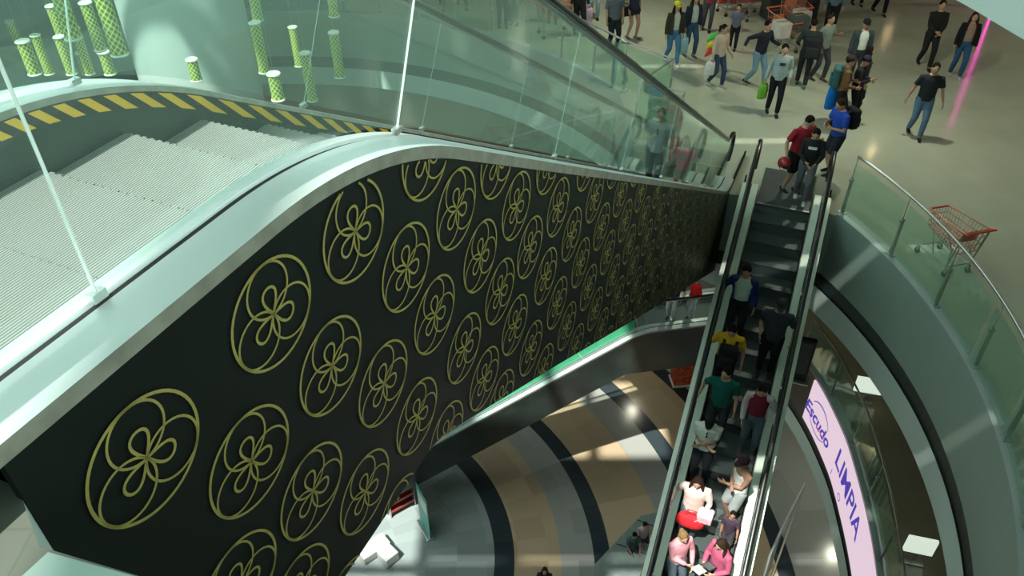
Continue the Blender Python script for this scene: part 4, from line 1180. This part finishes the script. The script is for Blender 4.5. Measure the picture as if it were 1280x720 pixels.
person('person in black cap and black clothes beside the brown jacket, looking down', F_(1059, 152), yw_(-35), 1.62, 'long', (.02, .02, .025), None, 'long', BLK, BLK, 'black', 'short', 'a', phone, .05, headt=.4, cap=((.02, .022, .04), 'navy'))
person('woman with black hair just behind the two in black caps', F_(1066, 140), yw_(-10), 1.62, 'long', (.03, .03, .035), None, 'long', BLK, BLK, 'black', 'long', 'c', hang, .05)
Bl = person('man in bright blue tee with black backpack at the escalator head', F_(1035, 216), yw_(-165), 1.72, 'short', (.02, .07, .42), None, 'shorts', (.02, .022, .03), BLK, 'brown', 'short', 'a', ((-.10, .30, 1.16), (.08, .28, 1.12)), .05, lean=.15, headt=.35, build=1.08)
Rd = person('man in red tee and black shorts leaning at the escalator head', Vector((*(at(986, 236, .05)).xy, .0)), yw_(-70), 1.74, 'short', (.30, .02, .035), None, 'shorts', BLK, (.02, .02, .02), 'black', 'short', 'a', ((-.35, .12, .92), (.20, .34, 1.28)), .06, lean=.1, headt=.35, heady=-.2, build=1.1, sole=(.7, .7, .7), logo=None)
person('man in grey sweatshirt with dark chest emblem carrying a green bag', F_(964, 142), yw_(-100), 1.72, 'long', (.34, .42, .42), None, 'long', (.012, .014, .02), BLK, 'black', 'short', 'c', ((-.30, .06, .84), (.22, .16, .95)), .12, headt=.2, logo=((.03, .05, .08), .13, .07, 1.28))
person('man in dark navy shirt and light jeans twisting with arms out', F_(942, 108), yw_(-60), 1.72, 'long', (.02, .022, .035), None, 'long', LJEANS, (.04, .03, .02), 'black', 'short', 'a', ((-.48, -.10, 1.10), (.44, .22, 1.05)), .22, lean=.12)
person('woman in cream and pink sweater with dark jeans walking left of centre', F_(893, 108), yw_(-60), 1.60, 'long', (.50, .40, .32), None, 'long', (.035, .06, .11), (.3, .3, .3), 'black', 'tail', 'a', ((-.24, .02, .85), (.22, .2, .95)), .16, sole=(.6, .6, .6), headt=.15)
person('child with dark hair half hidden behind the woman in cream sweater', F_(915, 62), yw_(-110), 1.25, 'short', (.14, .14, .2), None, 'long', BLK, BLK, 'black', 'short', 'a', hang, .05)
person('man in dark green jacket with black bag, back turned, beside the red carts', F_(1000, 108), yw_(70), 1.72, 'long', (.025, .035, .032), None, 'long', (.02, .025, .035), (.02, .16, .08), 'black', 'short', 'a', ((-.25, .15, 1.0), (.25, .2, 1.0)), .12, headt=.2)
person('man in light grey shirt and dark trousers behind the dark green jacket', F_(1020, 100), yw_(-60), 1.70, 'short', (.22, .27, .24), None, 'long', (.05, .06, .07), (.05, .03, .02), 'brown', 'short', 'a', ((-.3, .1, .95), (.25, .2, 1.25)), .12)
person('person in yellow cap and dark olive jacket with blue jeans walking', F_(838, 80), yw_(-80), 1.66, 'long', (.45, .48, .44), ((.04, .035, .022), 25, .86), 'long', (.06, .16, .28), (.6, .6, .6), 'black', 'long', 'a', hang, .20, cap=((.60, .55, .02), 'bright yellow'))
person('woman in navy jacket over white top walking beside the yellow cap', F_(860, 70), yw_(-70), 1.66, 'long', (.45, .5, .48), ((.02, .028, .045), 35, .95), 'long', (.035, .08, .14), (.1, .1, .1), 'brown', 'long', 'a', hang, .12)
person('man in grey polo and black trousers standing behind the sloping handrail', F_(765, 62), yw_(-70), 1.70, 'short', (.11, .13, .15), None, 'long', (.014, .018, .022), BLK, 'black', 'short', 'a', hang, .05, build=1.15)
person('woman in navy top and very short shorts with bare legs', F_(789, 48), yw_(-60), 1.66, 'short', (.03, .035, .06), None, 'short_shorts', (.02, .022, .04), (.2, .12, .08), 'black', 'long', 'a', ((-.25, .08, .9), (.27, -.05, .85)), .08)
person('person in black jacket and trousers behind the sloping black handrail', F_(723, 42), yw_(-80), 1.68, 'long', (.02, .02, .022), None, 'long', BLK, BLK, 'black', 'short', 'a', hang, .12)
person('person in pale blue trousers at the top edge, left of the grey polo man', F_(742, 22), yw_(-90), 1.68, 'short', (.3, .4, .42), None, 'long', (.25, .36, .40), BLK, 'brown', 'short', 'a', hang, .14)
person('person in dark clothes standing behind the left glass railing', F_(628, 34), yw_(-80), 1.66, 'long', (.03, .035, .04), None, 'long', (.04, .045, .05), BLK, 'black', 'short', 'a', hang, .04)
person('person in grey clothes just right of the dark one behind the left glass railing', F_(644, 30), yw_(-110), 1.62, 'long', (.22, .25, .25), None, 'long', (.25, .27, .27), BLK, 'brown', 'long', 'a', hang, .04)
person('left of two distant walkers at the top edge near the sunlit floor patch', F_(553, 10), yw_(-100), 1.68, 'short', (.2, .2, .2), None, 'long', (.08, .09, .1), (.08, .1, .06), 'black', 'short', 'a', hang, .2)
person('right of two distant walkers at the top edge near the sunlit floor patch', F_(578, 9), yw_(-80), 1.70, 'short', (.1, .1, .14), None, 'long', (.03, .03, .04), BLK, 'black', 'short', 'a', hang, .22)
person('person in red top behind the sloping handrail at the red cart', F_(690, 28), yw_(-80), 1.45, 'short', (.50, .04, .05), None, 'long', (.3, .06, .07), BLK, 'black', 'short', 'a', hang, .1)
person('person in red shirt with white trousers behind the woman in navy jacket', F_(882, 38), yw_(-100), 1.62, 'short', (.38, .03, .05), None, 'long', (.06, .06, .07), BLK, 'black', 'short', 'a', hang, .1)
person('left one of two walkers cut off at the top above the black cap man', F_(1070, 6), yw_(-90), 1.70, 'short', (.1, .1, .1), None, 'long', BLK, BLK, 'black', 'short', 'a', hang, .1)
person('right one of two walkers cut off at the top above the black cap man', F_(1097, 17), yw_(-90), 1.72, 'short', (.08, .08, .1), None, 'long', BLK, BLK, 'black', 'short', 'a', hang, .2)
person('person in black jacket standing at the far side of the red carts', F_(1008, 40), yw_(-100), 1.70, 'long', (.02, .022, .03), None, 'long', BLK, BLK, 'black', 'short', 'a', phone, .05)
person('person in blue-grey shirt standing beside the black jacket at the red carts', F_(1034, 44), yw_(-110), 1.70, 'long', (.10, .15, .18), None, 'long', BLK, BLK, 'black', 'short', 'a', hang, .05)

# ---- riders of the crowded escalator, facing down the stair
dn = math.degrees(math.atan2(V2.y, V2.x))
def R2(label, px, py, h, **kw):
    w, q = rider(E2, SZ2, W2, px, py, h)
    print('rider', label[:40], [round(v, 2) for v in q], [round(v, 2) for v in w])
    yaw = yw_(kw.pop('yaw', dn)); return person(label, w, yaw, h, **kw)
Bk = R2('person in black jacket with white chest stripe, first on the crowded escalator', 1021, 165, 1.62, top='long', topc=(.018, .02, .02), bottom='long', botc=(.12, .13, .14), shoec=(.6, .62, .58), hair='black', skin='a', arms=((-.06, .26, 1.02), (.12, .25, 1.0)), headt=.5, logo=((.75, .78, .70), .17, .06, 1.30), sole=(.7, .7, .7), stride=.14)
R2('man in open blue jacket over white tee holding the left handrail', 932, 337, 1.74, topc=(.50, .62, .54), jacket=((.02, .035, .13), 48, .86), botc=(.014, .02, .03), arms=((-.36, .16, 1.05), (.26, .08, .88)), headt=.25)
R2('man in dark grey tee and grey cap holding the right handrail', 984, 382, 1.76, topc=(.035, .045, .055), botc=BLK, arms=((-.22, .08, .92), (.30, .26, 1.08)), headt=.2, cap=((.03, .04, .035), 'dark grey'), build=1.1)
Y = R2('man in yellow tee carrying a black backpack on his front', 908, 408, 1.70, topc=(.62, .36, .02), botc=BLK, arms=((-.36, .20, 1.06), (.28, .1, .9)), headt=.5, build=1.05)
R2('man in dark green polo shirt holding the left handrail', 909, 466, 1.72, topc=(.008, .10, .085), botc=(.03, .035, .04), arms=((-.38, .10, 1.05), (.26, .12, .88)), heady=.5, headt=.1, build=1.08)
R2('man in maroon vest with pale sleeves and jeans, looking down', 965, 487, 1.70, top='long', topc=(.16, .015, .03), jacket=((.48, .42, .44), 62, .92), botc=(.07, .11, .13), arms=((-.2, .16, .9), (.34, .14, .94)), headt=.45, shoec=(.1, .1, .1))
Wt = R2('man in white tee and black cap with crossed arms', 888, 522, 1.70, topc=(.66, .72, .66), botc=(.016, .018, .022), arms=fold, headt=.55, cap=(BLK, 'black'), build=1.05)
R2('man in white tank top with dark cap and folded arms against the right rail', 953, 582, 1.72, top='tank', topc=(.66, .70, .66), botc=(.30, .33, .32), bottom='shorts', arms=((.06, .22, 1.18), (-.04, .25, 1.10)), headt=.35, cap=((.06, .03, .04), 'dark maroon'), skin='b', yaw=dn - 50)
Wm = R2('woman with long dark hair in cream cardigan holding a red bag', 873, 600, 1.64, top='long', topc=(.72, .58, .52), botc=(.12, .16, .2), hair='brown', style='long', arms=((-.36, .14, 1.02), (.18, .26, 1.02)), headt=.35, build=1.1, skin='c')
R2('person in pink sweater with fair hair tied up, near the stair foot', 852, 668, 1.60, top='long', topc=(.62, .30, .34), botc=(.10, .14, .17), hair='blond', style='bun', arms=((.02, .26, 1.08), (.14, .25, 1.02)), headt=.3, yaw=dn + 40, skin='c')
Tb = R2('woman with white headband in dark pink top reading papers', 905, 678, 1.60, top='long', topc=(.45, .10, .18), botc=(.05, .05, .07), hair='brown', style='long', arms=((-.08, .28, 1.1), (.16, .26, 1.06)), headt=.5, yaw=dn - 40, skin='c')
R2('small child in dark clothes between the cream cardigan and the white tank top', 921, 645, 1.05, top='short', topc=(.06, .04, .06), bottom='shorts', botc=(.05, .05, .06), arms=((-.2, .1, .8), (.25, .2, .85)), skin='b')
# ---- two people stepping up from the flowered escalator's lower end
up1 = math.degrees(math.atan2(U1.y, U1.x))
def R1(label, px, py, h, **kw):
    w, q = rider(E1, SZ1, W1, px, py, h)
    print('rider1', label[:30], [round(v, 2) for v in q], [round(v, 2) for v in w])
    return person(label, w, yw_(kw.pop('yaw', up1)), h, **kw)
Gm = R1('man in pale grey tee with sunglasses at his collar behind the near glass', 815, 141, 1.72, topc=(.42, .48, .46), botc=(.06, .075, .085), arms=((-.42, .12, 1.12), (.28, .12, .9)), yaw=up1 + 180, build=1.12, stride=.08)
R1('girl in bright pink tee with round teal print behind the near glass', 858, 176, 1.40, topc=(.95, .12, .22), botc=(.30, .2, .16), bottom='short_shorts', arms=((-.30, .1, .95), (.38, .15, .98)), yaw=up1 + 180, style='long', logo=((.12, .40, .40), .10, .11, 1.22))
# ---- on the lower gallery and the lowest floor
def Fz(px, py, z, h):
    r = ray(px, py); t = (z + h * .945 - CH) / r.z; p = Vector((0, 0, CH)) + r * t; return Vector((p.x, p.y, z))
person('person in dark navy tee at the head of the lower escalator', at(838, 399, -5.15 * K + .02), yw_(-120), 1.70, 'short', (.03, .04, .09), None, 'long', (.5, .52, .5), BLK, 'black', 'short', 'c', ((-.2, .3, 1.0), (.3, .2, 1.0)), .05)
person('person in bright red top at the lower gallery, half behind the crowded escalator', rider(E3, SZ3, 1.2 * K, 880, 362, 1.68, 1)[0], yw_(-160), 1.68, 'short', (.75, .02, .03), None, 'long', (.5, .5, .5), BLK, 'black', 'short', 'c', ((-.2, .3, 1.1), (.3, .25, 1.1)), .05)
def seated(label, loc, yaw, **kw):
    p = person(label, loc, yaw, 1.62, crouch=.42, **kw); return p
for (px, py, lb, c, sk) in ((806, 655, 'person in pale top seated on the right of the grey stone block', (.5, .42, .42), 'c'), (793, 668, 'person in dark teal top seated on the left of the grey stone block', (.06, .12, .12), 'b')):
    p = Fz(px, py, -10.3 * K, 1.25)
    person(lb, p, yw_(-80), 1.62, 'short', c, None, 'shorts', (.03, .04, .08), (.4, .3, .25), 'black', 'short', sk, ((-.15, .3, 1.0), (.15, .3, 1.0)), 0., crouch=.36, headt=.3)
person('dark-haired person at the bottom edge on the beige ring of lowest floor', Fz(681, 713, -10.3 * K, 1.65), yw_(-95), 1.65, 'long', (.03, .03, .04), None, 'long', BLK, BLK, 'brown', 'long', 'c', hang, .1)

# ------------------------------------------------------------------ things carried
def backpack(label, root, c, colr, back=-1, w=.32, hh=.46, d=.17):
    M = rot_of(root)
    p = M @ Vector(c)
    t = empty('backpack', p, root.rotation_euler.z, label, 'backpack')
    bm = bmesh.new(); bbox_bevel(bm, (0, 0, 0), (w, d, hh), bev=.06, seg=3); obj('bag_body', bm, cloth(colr), t, True)
    bm = bmesh.new(); bbox_bevel(bm, (0, back * (d / 2 + .02), -.08), (w * .75, .06, hh * .5), bev=.025); obj('front_pocket', bm, cloth(tuple(v * 1.3 for v in colr)), t, True)
    for s in (-1, 1):
        bm = bmesh.new(); y0 = -back * d / 2
        tube(bm, [(s * .1, y0, .17), (s * .11, y0 - back * .07, .22), (s * .12, y0 - back * .20, .18), (s * .13, y0 - back * .255, .0), (s * .13, y0 - back * .12, -.16), (s * .12, y0, -.18)], [(.026, .008)] * 6, 8, hint=(1, 0, 0))
        obj('strap', bm, cloth(colr), t)
    return t
def tote(label, p, rz, colr, sz, name='shopping_bag', cat='bag'):
    t = empty(name, p, rz, label, cat)
    w, d, hh = sz
    bm = bmesh.new()
    rings = []
    for z, k in ((-hh, .92), (-hh * .95, 1), (-hh * .5, 1.05), (-.05, .95), (0, .8)):
        rings.append([Vector((w / 2 * k * math.cos(a) * (1 if abs(math.cos(a)) > .3 else 1), d / 2 * k * math.sin(a), z)) for a in [2 * PI * q / 14 for q in range(14)]])
    loft(bm, rings); obj('bag_body', bm, cloth(colr), t, True)
    for s in (-1, 1):
        bm = bmesh.new(); tube(bm, [(-w * .25, s * d * .2, -.01), (-w * .15, s * d * .15, .09), (w * .15, s * d * .15, .09), (w * .25, s * d * .2, -.01)], .008, 6); obj('bag_handle', bm, cloth(colr), t)
    return t
byl = {o['label']: o for o in bpy.data.objects if o.name.startswith('person') and 'label' in o.keys()}
def who(s): return next(o for l, o in byl.items() if s in l)
backpack('teal backpack worn on the brown jacket', who('brown jacket wearing'), (0, -.20, 1.22), (.04, .12, .12))
backpack('round black backpack worn over the bright blue tee', Bl, (0, -.22, 1.25), (.012, .013, .016), hh=.42)
backpack('black backpack worn on the front over the yellow tee', Y, (-.02, .25, 1.17), (.014, .014, .018), back=1, hh=.44)
backpack('large black shoulder bag on the dark green jacket by the carts', who('dark green jacket with black bag'), (.08, -.24, 1.1), (.02, .022, .024), w=.42, hh=.5, d=.2)
q = L2W(who('grey sweatshirt with dark'), (-.31, .07, .76)); tote('lime green bag held by the grey sweatshirt man', q, .3, (.16, .42, .05), (.26, .12, .36))
q = L2W(who('cream and pink sweater'), (-.26, .0, .76)); tote('white plastic bag carried by the woman in cream sweater', q, .3, (.6, .62, .6), (.3, .14, .34))
q = L2W(who('yellow cap and dark'), (.28, .05, .74)); tote('pale blue bag between the yellow cap walker and navy jacket', q, .3, (.25, .45, .50), (.3, .12, .42))
q = L2W(who('black jacket and trousers behind the sloping'), (.27, .06, .76)); tote('lilac bag beside the black trousers behind the sloping handrail', q, .3, (.55, .38, .5), (.24, .12, .4))
q = L2W(who('very short shorts'), (-.30, .02, 1.0)); tote('black handbag on the shoulder of the woman in short shorts', q, .3, (.015, .015, .018), (.28, .12, .26), 'handbag')
q = L2W(who('brown jacket wearing'), (.20, -.14, .92)); tote('bright blue bag hanging below the teal backpack', q, .5, (.01, .16, .55), (.42, .22, .55))
q = L2W(who('standing behind the left glass') if False else who('dark clothes standing behind'), (.30, .02, .66)); tote('grey bin bag beside the dark figure behind left glass railing', q, .2, (.10, .12, .12), (.34, .2, .45))
# red bag of the woman in the cream cardigan, white shoulder bag of the man with crossed arms
q = L2W(Wm, (.02, .30, 1.02)); t = tote('bright red bag held in front of the cream cardigan', q, Wm.rotation_euler.z, (.68, .03, .04), (.46, .16, .26), 'handbag')
q = L2W(Wm, (.24, .25, 1.12)); t = empty('folded_coat', q, Wm.rotation_euler.z, 'pale pink folded coat over the arm of the cream cardigan', 'coat')
bm = bmesh.new()
for dx in (-.1, -.03, .05): tube(bm, [(dx, -.05, .05), (dx + .02, .02, .07), (dx + .03, .08, -.02), (dx + .02, .09, -.16)], [(.05, .03), (.06, .035), (.06, .03), (.045, .02)], 10)
mobj('coat_body', remesh(bm, .015, 2), cloth((.72, .45, .5)), t)
# red and black helmet in the hand of the red tee man
q = L2W(Rd, (-.40, .16, .80)); t = empty('helmet', q, Rd.rotation_euler.z, 'red and black helmet hanging from the hand of the red tee man', 'helmet')
bm = bmesh.new(); ell(bm, (0, 0, 0), (.125, .145, .13), 20, 12); bmesh.ops.bisect_plane(bm, geom=bm.verts[:] + bm.edges[:] + bm.faces[:], plane_co=(0, 0, -.06), plane_no=(0, -.2, 1), clear_inner=True)
obj('shell', bm, mat('red_helmet_shell', (.30, .02, .03), .25), t, True)
bm = bmesh.new(); ell(bm, (0, .04, -.015), (.11, .115, .07), 16, 10); obj('visor', bm, mat('black_visor', (.015, .015, .017), .15), t, True)
bm = bmesh.new(); tube(bm, [(-.11, 0, -.05), (-.08, .03, -.13), (.08, .03, -.13), (.11, 0, -.05)], .008, 6); obj('chin_strap', bm, cloth(BLK), t)
# sunglasses on the white and the grey tee
for rt, lb in ((Wt, 'dark sunglasses hanging on the white tee'), (Gm, 'dark sunglasses hanging on the pale grey tee')):
    q = L2W(rt, (.0, .155, 1.33)); t = empty('sunglasses', q, rt.rotation_euler.z, lb, 'sunglasses')
    bm = bmesh.new()
    for s in (-1, 1): ell(bm, (0, .0, s * .033), (.018, .006, .026), 12, 8)
    obj('lens', bm, mat('black_visor', (.015, .015, .017), .15), t)
    bm = bmesh.new(); tube(bm, [(0, 0, .06), (0, -.02, .065), (0, -.03, -.02)], .004, 6); tube(bm, [(0, 0, -.06), (0, -.02, -.065), (0, -.03, .0)], .004, 6); obj('frame', bm, cloth(BLK), t)
# papers read by the woman with the headband; the headband itself is part of her
q = L2W(Tb, (.04, .36, 1.12))
for k, (dx, c, lb) in enumerate(((-.09, (.7, .74, .7), 'white folded leaflet in the hands of the dark pink top'), (.08, (.03, .035, .035), 'black tablet in the hands of the dark pink top'))):
    t = empty('leaflet' if k == 0 else 'tablet', q + Vector((dx, .05 * k, .02 * k)), Tb.rotation_euler.z + .2, lb, 'leaflet' if k == 0 else 'tablet')
    bm = bmesh.new(); box(bm, (0, 0, 0), (.17, .24, .012), Matrix.Rotation(.5, 3, 'X')); obj('cover', bm, cloth(c), t)
    bm = bmesh.new(); box(bm, (0, 0, .008), (.14, .2, .003), Matrix.Rotation(.5, 3, 'X')); obj('page', bm, cloth((.75, .78, .74) if k == 0 else (.12, .15, .15)), t)
# bright balloons carried by the child
p = at(893, 62, .55)
t = empty('toy_windmill', p, .4, 'green, yellow and red toy windmill carried near the cream sweater', 'toy')
for k, c in enumerate(((.10, .55, .12), (.75, .55, .05), (.70, .06, .06))):
    bm = bmesh.new(); tube(bm, [(0, 0, .45 - .2 * k), (-.12, 0, .38 - .2 * k), (-.26, .03, .24 - .2 * k)], [(.03, .02), (.11, .05), (.02, .01)], 10); obj('sail', bm, cloth(c), t, True)
bm = bmesh.new(); tube(bm, [(0, 0, -.5), (0, 0, .5)], .01, 6); obj('stick', bm, M_WHITE, t)
# goods piled in the nested carts
for (px, py, lb, c) in ((978, 30, 'white carton lying in the nearest nested red cart', (.55, .52, .48)), (1001, 22, 'dark grey crate standing in the middle nested cart', (.08, .10, .09)), (1003, 16, 'pale sack lying in the farthest nested cart', (.5, .42, .38))):
    p = at(px, py, .95); t = empty('carton', (p.x, p.y, .62), .3, lb, 'goods')
    bm = bmesh.new(); bbox_bevel(bm, (0, 0, .2), (.36, .42, .4), bev=.03); obj('box_body', bm, cloth(c), t)
    bm = bmesh.new(); box(bm, (0, 0, .402), (.37, .06, .006)); obj('tape', bm, mat('brown_tape', (.3, .2, .1), .4), t)
# ------------------------------------------------------------------ light
w = bpy.data.worlds.new('world'); sc.world = w; w.use_nodes = True
nt = w.node_tree; bg = nt.nodes['Background']
tc = nt.nodes.new('ShaderNodeTexCoord'); sp = nt.nodes.new('ShaderNodeSeparateXYZ'); nt.links.new(tc.outputs['Generated'], sp.inputs[0])
r = ramp_mix(nt, sp.outputs['Z'], [(0, (.20, .27, .24)), (.45, (.46, .59, .54)), (.75, (.84, 1.0, .96)), (1, (1.0, 1.12, 1.12))], 'LINEAR')
nt.links.new(r.outputs[0], bg.inputs[0]); bg.inputs[1].default_value = WORLD
s = bpy.data.lights.new('sun', 'SUN'); s.energy = SUN; s.angle = math.radians(.6); s.color = (1, .98, .90)
so = bpy.data.objects.new('sun', s); COL.objects.link(so)
d = Vector(SUNDIR).normalized(); so.rotation_euler = d.to_track_quat('-Z', 'Y').to_euler(); so.location = (0, 0, 30)
sc.view_settings.view_transform = 'Standard'; sc.view_settings.look = 'None'; sc.view_settings.gamma = 1; sc.view_settings.use_curve_mapping = False
sc.view_settings.exposure = EXPO
for o in list(bpy.data.objects):
    if '_h' in o.keys(): del o['_h']
